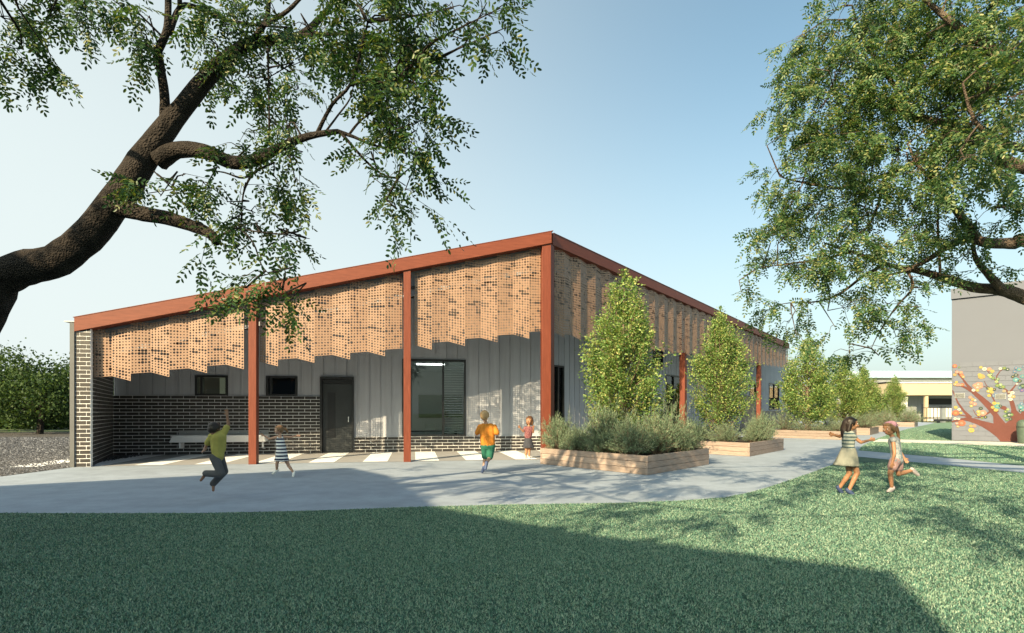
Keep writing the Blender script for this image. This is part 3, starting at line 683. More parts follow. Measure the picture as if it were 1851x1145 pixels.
# bin at the wall
bp = gr(1853, 803); bin_ = thing("garden_bin", (bp.x, bp.y, 0.012), "dark green rounded bin standing before the mural at the right edge", "bin")
prof = [(0, .19), (.05, .21), (.6, .25), (.78, .24), (.86, .19), (.9, .1), (.905, .001)]
mb = MB(); nn = 20
vs = [(bp.x + math.cos(2 * math.pi * j / nn) * r, bp.y + math.sin(2 * math.pi * j / nn) * r, .012 + z) for z, r in prof for j in range(nn)]
mb.add(vs, [(i * nn + j, i * nn + (j + 1) % nn, (i + 1) * nn + (j + 1) % nn, (i + 1) * nn + j) for i in range(len(prof) - 1) for j in range(nn)] + [tuple(range(nn))[::-1]])
part("body", mb, M("bin_green", (.07, .10, .08), .5, .15, 5), bin_, smooth=True)
part("lid_rim", MB().tube([(bp.x + math.cos(q * math.pi / 10) * .252, bp.y + math.sin(q * math.pi / 10) * .252, .64) for q in range(21)], [.012] * 21, 6), m_dark, bin_, smooth=True)

# ------------------------------------------------------------------ low cream building far behind, with railing
FB = Frame((at(1596, 745, 72).x, 72), R(-3)); m_cream = M("cream_fascia", (.44, .35, .24), .7, .04, .4); m_pale = M("pale_wall", (.5, .49, .48), .8, .04, .4)
low = thing("low_building", FB.pt(5, 0, 0), "low cream building with deep verandah far behind the lawn", "building")
def fz(y, d=72): return H - (y - HY) / F * d
part("fascia", MB().fbox(FB, 1, 16, -.6, 8, fz(715), fz(692.5)), m_cream, low)
part("gutter", MB().fbox(FB, .9, 16.1, -.75, -.605, fz(693.5), fz(690.5)), m_white, low)
part("roof", MB().hexa([FB.pt(.8, -.9, fz(690.4)), FB.pt(16.2, -.9, fz(690.4)), FB.pt(16.2, 9, fz(690.4)), FB.pt(.8, 9, fz(690.4)), FB.pt(.8, 4, fz(686)), FB.pt(16.2, 4, fz(686)), FB.pt(16.2, 8.6, fz(686)), FB.pt(.8, 8.6, fz(686))]), m_roof, low)
part("back_wall", MB().fbox(FB, 5.4, 16, 3.4, 3.6, 0, fz(715)), m_clad, low)
part("dado_wall", MB().fbox(FB, 5.6, 16, .8, 1.0, 0, fz(737)), m_pale, low)
part("back_wall", MB().fbox(FB, 1.1, 1.5, .6, .8, 0, fz(715)), m_pale, low)
part("opening_shade", MB().fbox(FB, 1.5, 5.4, 5, 5.2, 0, fz(715)), m_dark, low)  # dark sheet standing in for the shade inside the opening
for s_ in (5.25, 15.5): part("post", MB().fbox(FB, s_ - .18, s_ + .18, -.4, -.05, 0, fz(715)), m_cream, low)
part("counter", MB().fbox(FB, 3.7, 5.0, 1.2, 1.6, 0, 1.9), m_alum, low)
part("window", MB().fbox(FB, 8, 12, 3.3, 3.39, 2.2, 3.0), m_dark, low)
br_ = thing("hall_roof", at(1690, 745, 130), "pale blue metal roof just showing above the low cream building", "building")
mb = MB(); a, b = at(1560, 668, 130), at(1900, 668, 130); m_bluerf = M("blue_roof", (.50, .62, .72), .35, .03, .3, metal=.2)
mb.hexa([(a.x, 128, fz(684, 130)), (b.x, 128, fz(684, 130)), (b.x, 142, fz(684, 130)), (a.x, 142, fz(684, 130)), (a.x, 135, a.z), (b.x, 135, a.z), (b.x, 135.5, a.z), (a.x, 135.5, a.z)])
part("roof_sheet", mb, m_bluerf, br_); part("wall", MB().box(a.x + .5, b.x - .5, 129, 141, 0, fz(684, 130)), m_pale, br_)
# railing fence
FD = 64.0; fA = at(1668, 745, FD); fn = thing("railing_fence", (fA.x, FD, 0), "dark metal railing in front of the low cream building", "fence")
x0, x1 = fA.x, at(1775, 745, FD).x
for z in (fz(737.5, FD), fz(757, FD), fz(755, FD)): part("rail", MB().box(x0, x1, FD - .03, FD + .03, z - .035, z + .035), m_dark, fn)
x = x0
while x < x1: part("baluster", MB().box(x - .022, x + .022, FD - .022, FD + .022, .012, fz(737, FD)), m_dark, fn); x += .42
part("post", MB().box(x0 - .1, x0 + .02, FD - .06, FD + .06, 0, fz(731, FD)), m_dark, fn)
px_ = at(1692, 745, FD).x; gp = thing("gate_post", (px_, FD - 1, 0), "square grey post standing before the dark railing", "post")
part("shaft", MB().box(px_ - .2, px_ + .2, FD - 1.2, FD - .8, 0, fz(738, FD)), m_alum, gp); part("cap", MB().box(px_ - .23, px_ + .23, FD - 1.23, FD - .77, fz(738, FD) + .002, fz(735.5, FD)), m_dark, gp)
bx0, bx1 = at(1692, 745, 60).x, at(1760, 745, 60).x; bn = thing("low_bench", (bx0, 60, 0), "long low black bench on the lawn edge by the railing", "bench")
part("seat", MB().box(bx0, bx1, 59.8, 60.3, .18, .42), m_dark, bn)
for q in (bx0 + .3, (bx0 + bx1) / 2, bx1 - .3): part("leg", MB().box(q - .08, q + .08, 59.9, 60.2, 0, .178), m_dark, bn)

# ------------------------------------------------------------------ the building behind the camera that throws the big shadow
HB = 7.0; off = LIGHT * (HB / math.tan(ELEV))
shp = [(2.35, 2.9), (2.85, 4.15), (.73, 5.4), (-.9, 6.9), (-2.3, 10.4), (-3.5, 11.9), (-7.0, 9.75), (-13, 6.2), (-20, 2.2), (-20, -6), (-6, -6), (-.2, -2.4)]
shp = [(x - off.x, y - off.y) for x, y in shp]
cx_, cy_ = sum(p[0] for p in shp) / len(shp), sum(p[1] for p in shp) / len(shp)
nb = thing("neighbouring_hall", (cx_, cy_, 0), "plain grey rendered hall standing behind the viewpoint", "building")
part("wall", MB().prism(ccw([(cx_ + (p[0] - cx_) * .985, cy_ + (p[1] - cy_) * .985) for p in shp]), 0, HB - .2), m_render, nb)
part("roof", MB().prism(ccw(shp), HB - .198, HB), m_roof, nb)
# ------------------------------------------------------------------ vegetation
def barkmat(name, c1, c2):
    m, t, b, _ = nodes(name); co = coords(t, (1, 1, 1))
    v = N(t, "ShaderNodeTexVoronoi"); v.inputs["Scale"].default_value = 60; t.links.new(co, v.inputs["Vector"])
    n1 = noise(t, co, 9, 8, .7); mt = N(t, "ShaderNodeMath", operation='MULTIPLY'); t.links.new(v.outputs["Distance"], mt.inputs[0]); t.links.new(n1, mt.inputs[1])
    t.links.new(ramp(t, n1, [(.32, c1), (.62, c2)]), b.inputs["Base Color"]); b.inputs["Roughness"].default_value = .9
    b.inputs["Specular IOR Level"].default_value = .15
    bump(t, b, mt.outputs[0], 1.0, .035); return m
m_bark = barkmat("bark_dark", (.010, .009, .0085), (.046, .039, .035))
m_bark2 = barkmat("bark_brown", (.09, .065, .05), (.26, .195, .15))
m_bark3 = barkmat("bark_grey_brown", (.04, .03, .025), (.15, .115, .09))
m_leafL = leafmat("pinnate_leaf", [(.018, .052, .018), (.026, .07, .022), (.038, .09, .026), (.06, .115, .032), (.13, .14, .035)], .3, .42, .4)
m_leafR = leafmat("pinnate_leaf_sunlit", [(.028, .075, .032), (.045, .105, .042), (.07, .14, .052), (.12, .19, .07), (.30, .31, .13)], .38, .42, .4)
m_leafC = leafmat("hornbeam_leaf", [(.065, .14, .04), (.115, .21, .06), (.18, .285, .09), (.28, .36, .125), (.38, .37, .14)], .35, .5, .3)
m_leafF = leafmat("far_leaf", [(.019, .044, .015), (.031, .062, .02), (.046, .082, .026), (.068, .108, .034)], .3, .6, .2)
m_leafS = leafmat("rosemary_leaf", [(.075, .125, .075), (.12, .18, .11), (.175, .235, .155), (.24, .295, .20)], .2, .6, .25)

def norm(a): return a / np.maximum(np.linalg.norm(a, axis=-1, keepdims=True), 1e-9)
def leaf_quads(P, D, S, L, W):
    """kite leaves: base P, direction D, side S, length L, width W -> two quads of six points"""
    L = L[:, None]; W = W[:, None]; n = len(P); up = np.cross(D, S)
    v = np.stack([P, P + D * L * .35 + S * W * .42 + up * W * .12, P + D * L * .75 + S * W * .40 + up * W * .1, P + D * L - up * L * .06, P + D * L * .75 - S * W * .40 + up * W * .1, P + D * L * .35 - S * W * .42 + up * W * .12], 1).reshape(-1, 3)
    k = (np.arange(n) * 6)[:, None]
    q = np.concatenate([k + np.array([[0, 1, 2, 3]]), k + np.array([[0, 3, 4, 5]])], 1).reshape(-1, 4)
    return v, q
def kite(P, D, S, L, W):
    L = L[:, None]; W = W[:, None]; n = len(P)
    v = np.stack([P, P + D * L * .45 + S * W * .5, P + D * L, P + D * L * .45 - S * W * .5], 1).reshape(-1, 3)
    return v, np.arange(n * 4).reshape(-1, 4)
def compound(B, D, Lr, npair, lw, rg):
    """B,D (n,3): bases and directions of pinnate leaves"""
    n = len(B); D = norm(D); S = norm(np.cross(D, rg.normal(0, 1, (n, 3)) * .5 + np.array([0, 0, 1.0])))
    Ps, Ds, Ss, Ls = [], [], [], []
    for i in range(npair):
        f = (i + 1.2) / (npair + .6)
        droop = np.array([0, 0, -1.0]) * (f ** 2)[..., None] * .18 if hasattr(f, 'shape') else np.array([0, 0, -.18 * f * f])
        p = B + D * (Lr * f)[:, None] + droop * Lr[:, None]
        for sg in (-1, 1):
            dd = norm(D * .55 + S * sg + rg.normal(0, .16, (n, 3)) + np.array([0, 0, -.15])); Ps.append(p); Ds.append(dd)
            Ss.append(norm(np.cross(dd, np.cross(D, S) + rg.normal(0, .25, (n, 3))))); Ls.append(lw * rg.uniform(.75, 1.15, n) * (1 - .25 * abs(f - .5)))
    p = B + D * (Lr * 1.0)[:, None] + np.array([0, 0, -.18]) * Lr[:, None]; Ps.append(p); Ds.append(D); Ss.append(S); Ls.append(np.full(n, lw))
    return np.concatenate(Ps), np.concatenate(Ds), np.concatenate(Ss), np.concatenate(Ls)
def nearest_on(skel, p):
    best, bd = None, 1e9
    for q in skel:
        d = (q - p).length
        if d < bd: bd, best = d, q
    return best
def pinnate_tree(name, base, label, skeleton, clusters, barkm, leafm, lw, seed, twl=.38, leaves=8, npair=6):
    """skeleton: list of (points, radii); clusters: list of (center, (rx,ry,rz), n twigs)"""
    rg = np.random.default_rng(seed); random.seed(seed)
    root = thing(name, base, label, "tree")
    wood_ = MB(); tw_ = MB(); sk = []
    for i, (pts, rad) in enumerate(skeleton):
        P = []; Rd = []
        for j in range(len(pts) - 1):
            for k in range(4):
                f = k / 4; a, b = pts[j], pts[j + 1]; p0 = pts[max(j - 1, 0)]; p3 = pts[min(j + 2, len(pts) - 1)]
                P.append(.5 * ((2 * a) + (b - p0) * f + (2 * p0 - 5 * a + 4 * b - p3) * f * f + (3 * a - p0 - 3 * b + p3) * f ** 3)); Rd.append(rad[j] * (1 - f) + rad[j + 1] * f)
        P.append(pts[-1]); Rd.append(rad[-1]); sk += P
        if i == 0: trunk_ = MB(); trunk_.tube(P, Rd, 16, jit=.06); part("trunk", trunk_, barkm, root, smooth=True)
        else: wood_.tube(P, Rd, 10 if rad[0] > .03 else 6, jit=.05)
    part("branches", wood_, barkm, root, smooth=True)
    B, D = [], []
    for c, rad, n in clusters:
        c = Vector(c); q = nearest_on(sk, c); mid = (q + c) / 2 + Vector((random.gauss(0, .1), random.gauss(0, .1), random.gauss(.06, .06)))
        dl = (c - q).length
        tw_.tube([q, mid, c], [.010 + .004 * dl, .007 + .002 * dl, .004], 5, False)
        line = [q.lerp(mid, f) for f in (.5, .8)] + [mid.lerp(c, f) for f in (.2, .5, .8, 1)]
        for _ in range(n):
            v = rg.normal(0, 1, 3); v /= np.linalg.norm(v); rr = rg.random() ** .45
            p = c + Vector((v[0] * rad[0] * rr, v[1] * rad[1] * rr, v[2] * rad[2] * rr))
            a = min(line, key=lambda t: (t - p).length); a = a.lerp(random.choice(line), .25)
            dirv = (p - a).normalized() * .7 + Vector((random.gauss(0, .35), random.gauss(0, .35), random.gauss(-.35, .3))); dirv.normalize()
            e = p + dirv * twl * random.uniform(.4, 1)
            tw_.tube([a, a.lerp(p, .6) + Vector((0, 0, random.uniform(0, .05))), p, e], [.0055, .0042, .003, .0015], 3, False)
            for k in range(leaves):
                f = (k + .7) / leaves; bp_ = p.lerp(e, f) if f > .15 else a.lerp(p, .8)
                B.append(bp_); dd = dirv * .55 + Vector((random.gauss(0, .55), random.gauss(0, .55), random.gauss(-.45, .35))); D.append(dd)
    part("twigs", tw_, barkm, root, kind="stuff")
    B, D = np.array(B), np.array(D); n = len(B); Lr = lw * npair * rg.uniform(.55, .95, n)
    P, Dd, S, L = compound(B, D, Lr, npair, lw, rg)
    v, q = leaf_quads(P, Dd, S, L, L * .5)
    np_mesh("crown", v, q, leafm, root, kind="stuff"); return root
def J(p, s): return p + Vector((random.gauss(0, s), random.gauss(0, s), random.gauss(0, s)))

# ---- leaning tree on the left, close to the viewer
random.seed(3)
def pl(pts, d0, d1=None):
    d1 = d0 if d1 is None else d1; n = len(pts); return [at(x, y, d0 + (d1 - d0) * i / max(1, n - 1)) for i, (x, y) in enumerate(pts)]
tb = Vector((-5.55, 4.9, 0))
trunkL = [tb + Vector((-.05, 0, -.1)), tb + Vector((.05, .02, .7)), tb + Vector((.28, .05, 1.45)), at(-42, 592, 5.0), at(-2, 510, 5.0), at(45, 485, 5.0), at(105, 470, 5.0), at(170, 415, 5.0), at(222, 345, 5.0), at(268, 275, 5.05), at(330, 195, 5.1), at(385, 130, 5.2), at(440, 85, 5.3), at(487, 73, 5.35), at(540, 66, 5.4), at(590, 20, 5.5), at(640, -60, 5.6), at(700, -150, 5.6)]
radL = [round(q * .60, 4) for q in [.42, .34, .29, .27, .26, .25, .235, .22, .205, .185, .14, .12, .10, .075, .06, .045, .03, .02]]
skL = [(trunkL, radL),
 (pl([(288, 290), (320, 272), (370, 274), (420, 294), (465, 288), (510, 265), (560, 246), (612, 238)], 5.05, 4.7), [.11, .088, .082, .072, .062, .048, .036, .024]),
 (pl([(612, 238), (640, 248), (672, 262), (705, 268)], 4.7, 4.6), [.022, .016, .012, .006]), (pl([(616, 240), (660, 290), (690, 315), (720, 322)], 4.7, 4.5), [.018, .012, .009, .004]),
 (pl([(573, 242), (600, 190), (632, 155), (650, 100), (665, 40)], 4.75, 4.6), [.022, .018, .016, .014, .01]), (pl([(632, 155), (670, 148), (712, 152)], 4.7, 4.6), [.014, .012, .006]),
 (pl([(585, 243), (610, 210), (632, 180), (640, 150)], 4.75, 4.9), [.012, .01, .008, .004]), (pl([(630, 245), (650, 220), (675, 200), (700, 165)], 4.7, 4.6), [.014, .011, .008, .004]),
 (pl([(205, 370), (250, 385), (300, 394), (345, 408), (378, 422), (392, 438)], 5.0, 4.75), [.12, .085, .075, .066, .055, .045]),
 (pl([(388, 430), (412, 420), (432, 413), (458, 440), (472, 478), (490, 500), (515, 530)], 4.75, 4.5), [.016, .013, .011, .008, .007, .005, .003]), (pl([(432, 413), (470, 420), (520, 425), (560, 432)], 4.7, 4.6), [.009, .007, .005, .003]),
 (pl([(470, 305), (440, 322), (405, 312), (370, 308)], 4.85, 4.9), [.016, .011, .008, .004]), (pl([(455, 315), (440, 350), (436, 400), (434, 412)], 4.8, 4.7), [.014, .009, .007, .006]),
 (pl([(298, 215), (297, 170), (288, 110), (285, 95), (300, 60), (304, 20), (304, -60), (310, -150)], 5.1, 5.0), [.058, .05, .046, .044, .04, .034, .028, .02]),
 (pl([(305, 62), (325, 15), (350, 12), (400, 32), (450, 44), (520, 50)], 5.05, 5.2), [.035, .03, .026, .02, .016, .01]), (pl([(325, 15), (330, -60), (380, -140)], 5.05, 4.8), [.026, .02, .012]),
 (pl([(455, 75), (480, 40), (486, 0), (490, -60)], 5.3, 5.1), [.04, .03, .026, .02]), (pl([(484, 88), (486, 170), (487, 258)], 5.3, 4.9), [.014, .011, .012]),
 (pl([(540, 66), (580, 62), (640, 62), (690, 70)], 5.4, 5.2), [.03, .024, .018, .01]), (pl([(480, 45), (520, 20), (560, -20), (640, -90)], 5.2, 5.0), [.03, .025, .02, .012]),
 (pl([(560, 50), (610, 100), (640, 130), (700, 140)], 5.4, 5.0), [.02, .015, .01, .006]), (pl([(278, 310), (310, 340), (345, 385)], 5.0, 4.8), [.009, .007, .005]),
 ([at(-42, 592, 5.0), Vector((-5.2, 4.6, 3.2)), Vector((-5.0, 4.1, 4.6)), Vector((-4.2, 3.4, 6.0)), Vector((-3, 2.5, 7))], [.16, .13, .1, .07, .03]),
 ([Vector((-5.0, 4.1, 4.6)), Vector((-4.8, 3.6, 4.6)), at(-20, -30, 4.2), at(60, -40, 4.3)], [.06, .05, .035, .012]),
 ([Vector((-4.2, 3.4, 6.0)), Vector((-3.4, 1.2, 6.6)), Vector((-2.6, -.8, 6.8)), Vector((-2.0, -2.4, 6.6))], [.06, .05, .035, .015]),
 ([Vector((-5.0, 4.1, 4.6)), Vector((-4.2, 1.6, 4.9)), Vector((-3.2, -.6, 4.9)), Vector((-1.4, -1.5, 4.9)), Vector((.2, -.8, 4.9)), Vector((1.0, .4, 5.0))], [.045, .034, .026, .02, .014, .008]),
 ([Vector((-4.2, 1.6, 4.9)), Vector((-2.4, 2.0, 5.1)), Vector((-.8, 2.4, 5.4)), Vector((.4, 2.6, 5.6))], [.04, .032, .022, .01]),
 ([Vector((-3.4, 1.2, 6.6)), Vector((-1.8, 1.4, 6.7)), Vector((-.4, 1.8, 6.6))], [.04, .03, .012])]
skL = [skL[0]] + [(p_, [q * .82 for q in r_]) for p_, r_ in skL[1:]]
CL = []
def cl(x, y, rx, ry, n, d=4.9, rd=.25):
    n = max(1, int(n * (.55 if y > 205 else .66)))
    CL.append((at(x, y, d), (rx * d / F, rd, ry * d / F), n))
for a in [(15, 40, 45, 40, 9), (40, 90, 45, 35, 8), (90, 30, 40, 30, 7), (80, 85, 25, 22, 4), (12, 125, 16, 25, 4), (60, 0, 60, 20, 7), (165, 5, 45, 16, 7, 4.8), (225, 18, 40, 22, 7, 4.8), (255, 60, 25, 30, 5), (270, 85, 14, 20, 3), (190, -30, 80, 20, 7),
          (360, 15, 45, 25, 8), (365, 62, 28, 28, 5), (420, 20, 50, 30, 8, 5.1), (440, 60, 40, 25, 6, 5.3), (500, 25, 50, 30, 9, 5.1), (430, 120, 40, 32, 10, 5.4), (470, 150, 40, 30, 9, 5.3), (525, 120, 40, 40, 9, 5.4), (540, 160, 22, 30, 5, 5.2), (560, 60, 45, 35, 9, 5.3),
          (610, 30, 50, 35, 12, 5.0), (660, 40, 55, 40, 16, 4.8), (710, 30, 45, 40, 13, 4.6), (640, 90, 45, 35, 11, 4.9), (700, 100, 45, 45, 14, 4.7), (745, 80, 35, 50, 12, 4.5), (770, 30, 40, 40, 11, 4.5), (820, 15, 40, 22, 6, 4.5), (852, 40, 16, 28, 4, 4.4), (905, 15, 22, 22, 4, 4.4), (880, 5, 20, 16, 3, 4.4), (915, 50, 12, 22, 3, 4.4),
          (690, 165, 40, 35, 10, 4.6), (735, 175, 35, 45, 10, 4.5), (715, 215, 45, 28, 9, 4.5), (755, 220, 22, 35, 5, 4.5), (660, 190, 22, 22, 4, 4.7), (720, 262, 35, 20, 6, 4.5), (755, 268, 18, 16, 3, 4.5), (675, 288, 22, 18, 4, 4.5), (725, 305, 24, 20, 5, 4.5), (705, 345, 18, 22, 4, 4.45), (732, 345, 20, 28, 5, 4.45), (718, 378, 14, 12, 2, 4.4),
          (480, 212, 32, 18, 7, 4.9), (450, 238, 25, 22, 5, 4.9), (520, 232, 28, 18, 5, 4.8), (540, 225, 22, 14, 3, 4.8), (520, 285, 28, 20, 6, 4.8), (535, 330, 14, 28, 3, 4.8), (495, 320, 22, 25, 4, 4.8), (425, 265, 25, 12, 3, 4.9),
          (335, 315, 22, 10, 3, 4.95), (370, 340, 28, 18, 5, 4.9), (375, 375, 25, 18, 4, 4.85), (410, 365, 25, 22, 5, 4.8), (440, 345, 22, 20, 4, 4.8), (462, 385, 22, 22, 4, 4.8), (475, 420, 18, 18, 3, 4.7), (265, 350, 18, 16, 4, 5.0), (290, 355, 16, 14, 3, 4.95), (415, 400, 22, 20, 4, 4.75),
          (508, 430, 25, 12, 4, 4.6), (545, 440, 18, 12, 3, 4.55), (470, 500, 28, 16, 6, 4.5), (440, 520, 14, 14, 2, 4.5), (505, 520, 14, 22, 4, 4.45), (522, 545, 8, 14, 2, 4.4), (375, 430, 10, 8, 1, 4.7)]: cl(*a)
# crown above and behind the picture: it throws the dappled shade
def over(px, py, z, n, r):
    p = gr(px, py) - LIGHT * (z / math.tan(ELEV)); CL.append((Vector((p.x, p.y, z)), (r, r, .3), int(n * 1.7)))
for a in [(1090, 930, 4.8, 6, .42), (1250, 958, 4.8, 6, .40), (1180, 915, 4.9, 5, .42), (1330, 938, 4.8, 4, .36), (1400, 900, 5.0, 6, .5), (1500, 868, 5.2, 8, .6), (1440, 880, 5.0, 6, .5), (1040, 950, 4.7, 4, .3),
          (1620, 885, 4.9, 7, .5), (1690, 925, 4.8, 7, .42), (1750, 950, 4.8, 8, .42), (1820, 985, 4.7, 7, .4), (1810, 910, 4.9, 7, .5), (1730, 890, 5.0, 6, .55), (1560, 860, 5.3, 8, .6), (1650, 860, 5.3, 7, .6), (1860, 940, 4.8, 6, .5), (1640, 930, 4.8, 3, .3),
          (1010, 862, 5.2, 6, .5), (1090, 885, 5.0, 7, .5), (1180, 880, 5.0, 8, .5), (1260, 885, 5.0, 8, .5), (1160, 852, 5.8, 8, .6), (1340, 862, 5.6, 8, .6), (1440, 838, 6.6, 6, .7), (1300, 838, 6.6, 5, .7), (1550, 832, 6.8, 10, .8), (760, 866, 5.0, 7, .42), (800, 882, 5.0, 8, .45), (855, 876, 5.0, 8, .42), (905, 882, 5.0, 6, .32), (740, 896, 5.0, 7, .36), (745, 846, 5.0, 4, .4), (1680, 838, 6.8, 10, .9), (1790, 850, 6.5, 9, .9)]: over(*a)
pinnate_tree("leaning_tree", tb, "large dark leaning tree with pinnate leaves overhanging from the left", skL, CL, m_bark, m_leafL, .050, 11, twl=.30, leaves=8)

# ---- tree on the right
random.seed(4)
rb = Vector((9.6, 7.6, 0))
trunkR = [rb + Vector((0, 0, -.1)), rb + Vector((-.05, 0, .8)), rb + Vector((-.15, .05, 1.7)), rb + Vector((-.4, .1, 2.5)), rb + Vector((-.7, .1, 3.6)), rb + Vector((-.9, 0, 5.0)), rb + Vector((-1.2, -.2, 6.6)), rb + Vector((-1.8, -.4, 8))]
skR = [(trunkR, [.36, .28, .25, .23, .2, .17, .12, .06]),
 ([rb + Vector((-.3, .08, 2.2))] + pl([(1885, 548), (1851, 538), (1810, 524), (1760, 520), (1712, 505), (1660, 490), (1600, 478), (1540, 455), (1490, 440)], 7.7, 8.2), [.12, .095, .09, .082, .07, .06, .045, .032, .022, .012]),
 (pl([(1812, 524), (1790, 500), (1765, 470), (1760, 440), (1765, 400)], 7.7, 7.6), [.06, .05, .035, .02, .012]),
 ([rb + Vector((-.5, .1, 2.9))] + pl([(1870, 440), (1835, 440), (1790, 440), (1750, 432), (1715, 445), (1680, 468), (1640, 488), (1600, 500)], 7.5, 7.9), [.11, .085, .08, .07, .055, .045, .035, .025, .012]),
 (pl([(1765, 430), (1740, 395), (1715, 365), (1690, 330), (1660, 300), (1640, 260)], 7.5, 7.4), [.06, .05, .04, .03, .02, .01]), (pl([(1700, 500), (1697, 450), (1695, 400), (1696, 350), (1690, 300)], 7.8, 7.6), [.02, .018, .016, .012, .008]),
 (pl([(1600, 478), (1560, 500), (1520, 530), (1480, 545), (1430, 548)], 8.1, 8.2), [.03, .024, .018, .012, .006]), (pl([(1640, 490), (1650, 520), (1620, 555), (1590, 600), (1575, 630)], 7.9, 7.8), [.02, .016, .012, .008, .004]), (pl([(1540, 455), (1480, 470), (1420, 478), (1370, 485)], 8.2, 8.3), [.02, .015, .01, .005]),
 ([rb + Vector((-.8, .05, 4.2))] + pl([(1840, 300), (1790, 270), (1720, 230), (1650, 210), (1580, 190), (1510, 170)], 7.3, 8.0), [.1, .08, .07, .055, .042, .03, .015]),
 (pl([(1720, 230), (1660, 290), (1590, 320), (1520, 340), (1450, 330), (1410, 320)], 7.5, 8.2), [.045, .038, .03, .022, .014, .006]), (pl([(1650, 210), (1600, 130), (1560, 70), (1540, 10)], 7.6, 7.8), [.035, .028, .02, .01]),
 ([rb + Vector((-.9, 0, 5.2))] + pl([(1840, 120), (1780, 80), (1720, 40), (1650, -20)], 6.8, 7.2), [.09, .07, .055, .04, .02]), (pl([(1851, 270), (1800, 250), (1760, 215), (1740, 150)], 6.6, 6.4), [.04, .03, .02, .01]),
 (pl([(1600, 320), (1580, 390), (1545, 430), (1500, 420)], 7.9, 8.0), [.024, .018, .012, .006]), (pl([(1800, 375), (1851, 370)], 7.2, 7.2), [.018, .022])]
CR = []
def cr(x, y, rx, ry, n, d=7.8, rd=.55):
    n = max(1, int(n * (.88 if y > 395 else 1.1)))
    CR.append((at(x, y, d), (rx * d / F, rd, ry * d / F), n))
for a in [(1510, 20, 60, 25, 10, 7.8), (1580, 15, 60, 25, 12), (1650, 10, 60, 30, 14), (1720, 15, 55, 35, 14, 7.3), (1790, 15, 55, 35, 14, 6.8), (1840, 20, 35, 40, 9, 6.4),
          (1490, 65, 40, 30, 9), (1550, 70, 45, 35, 13), (1620, 70, 50, 35, 15), (1690, 75, 45, 35, 14, 7.4), (1760, 80, 45, 40, 14, 6.9), (1825, 95, 40, 40, 11, 6.3), (1440, 70, 22, 22, 4),
          (1450, 120, 40, 30, 9), (1515, 130, 45, 35, 14), (1585, 135, 45, 35, 15), (1655, 140, 45, 35, 15, 7.5), (1725, 145, 40, 40, 13, 7), (1790, 160, 45, 40, 13, 6.4), (1838, 175, 30, 40, 7, 5.9),
          (1432, 175, 32, 28, 8), (1490, 190, 45, 32, 13), (1560, 195, 45, 35, 15), (1630, 205, 45, 35, 14), (1700, 210, 40, 35, 12, 7.2), (1760, 225, 40, 30, 10, 6.6), (1815, 245, 40, 30, 8, 6.0),
          (1425, 235, 32, 28, 7), (1480, 250, 45, 30, 12), (1550, 260, 45, 32, 14), (1620, 270, 45, 32, 12), (1690, 275, 40, 30, 10, 7.2), (1745, 290, 28, 28, 6, 6.2), (1830, 310, 26, 22, 4, 6.6),
          (1415, 295, 30, 26, 6), (1460, 310, 40, 30, 10), (1530, 320, 45, 32, 12), (1600, 335, 45, 30, 11), (1670, 340, 40, 30, 8), (1725, 330, 25, 25, 4, 7), (1440, 360, 35, 26, 8), (1500, 375, 45, 30, 11), (1570, 385, 45, 30, 11), (1640, 390, 40, 28, 7), (1700, 395, 30, 26, 5), (1790, 385, 35, 22, 5, 7), (1835, 395, 22, 22, 3, 7),
          (1375, 415, 22, 16, 4, 8.3), (1430, 420, 35, 24, 7), (1490, 430, 45, 26, 10), (1555, 440, 45, 28, 10), (1620, 440, 40, 26, 7), (1690, 430, 25, 20, 4), (1770, 455, 28, 22, 4, 7.4), (1815, 480, 22, 22, 3, 7.4), (1352, 498, 22, 22, 4, 8.3), (1395, 475, 30, 20, 5, 8.3), (1440, 485, 35, 24, 8), (1510, 495, 40, 24, 9), (1580, 500, 40, 24, 8), (1650, 500, 30, 20, 4), (1340, 530, 10, 18, 2, 8.3),
          (1400, 552, 22, 18, 4, 8.2), (1425, 585, 22, 14, 3, 8.2), (1470, 552, 30, 18, 5, 8.1), (1530, 555, 35, 20, 6), (1510, 592, 22, 14, 2), (1560, 585, 22, 16, 3), (1600, 550, 25, 22, 4), (1640, 570, 18, 26, 4), (1560, 630, 18, 14, 3), (1535, 640, 14, 14, 2), (1590, 640, 12, 16, 2), (1440, 610, 14, 12, 2), (1680, 520, 18, 14, 2), (1620, 610, 10, 18, 1)]: cr(*a)
for (x, y, z, n, r) in [(8.2, 7.4, 8.4, 20, 1.1), (9.8, 7.6, 7.4, 20, 1.2), (9.4, 6.4, 6.0, 18, 1.0), (10.8, 8.2, 6.4, 16, 1.1)]: CR.append((Vector((x, y, z)), (r, r, .7), n))
pinnate_tree("lawn_tree", rb, "large leafy tree with feathery green crown hanging in from the right", skR, CR, m_bark3, m_leafR, .054, 12, twl=.42, leaves=12, npair=5)

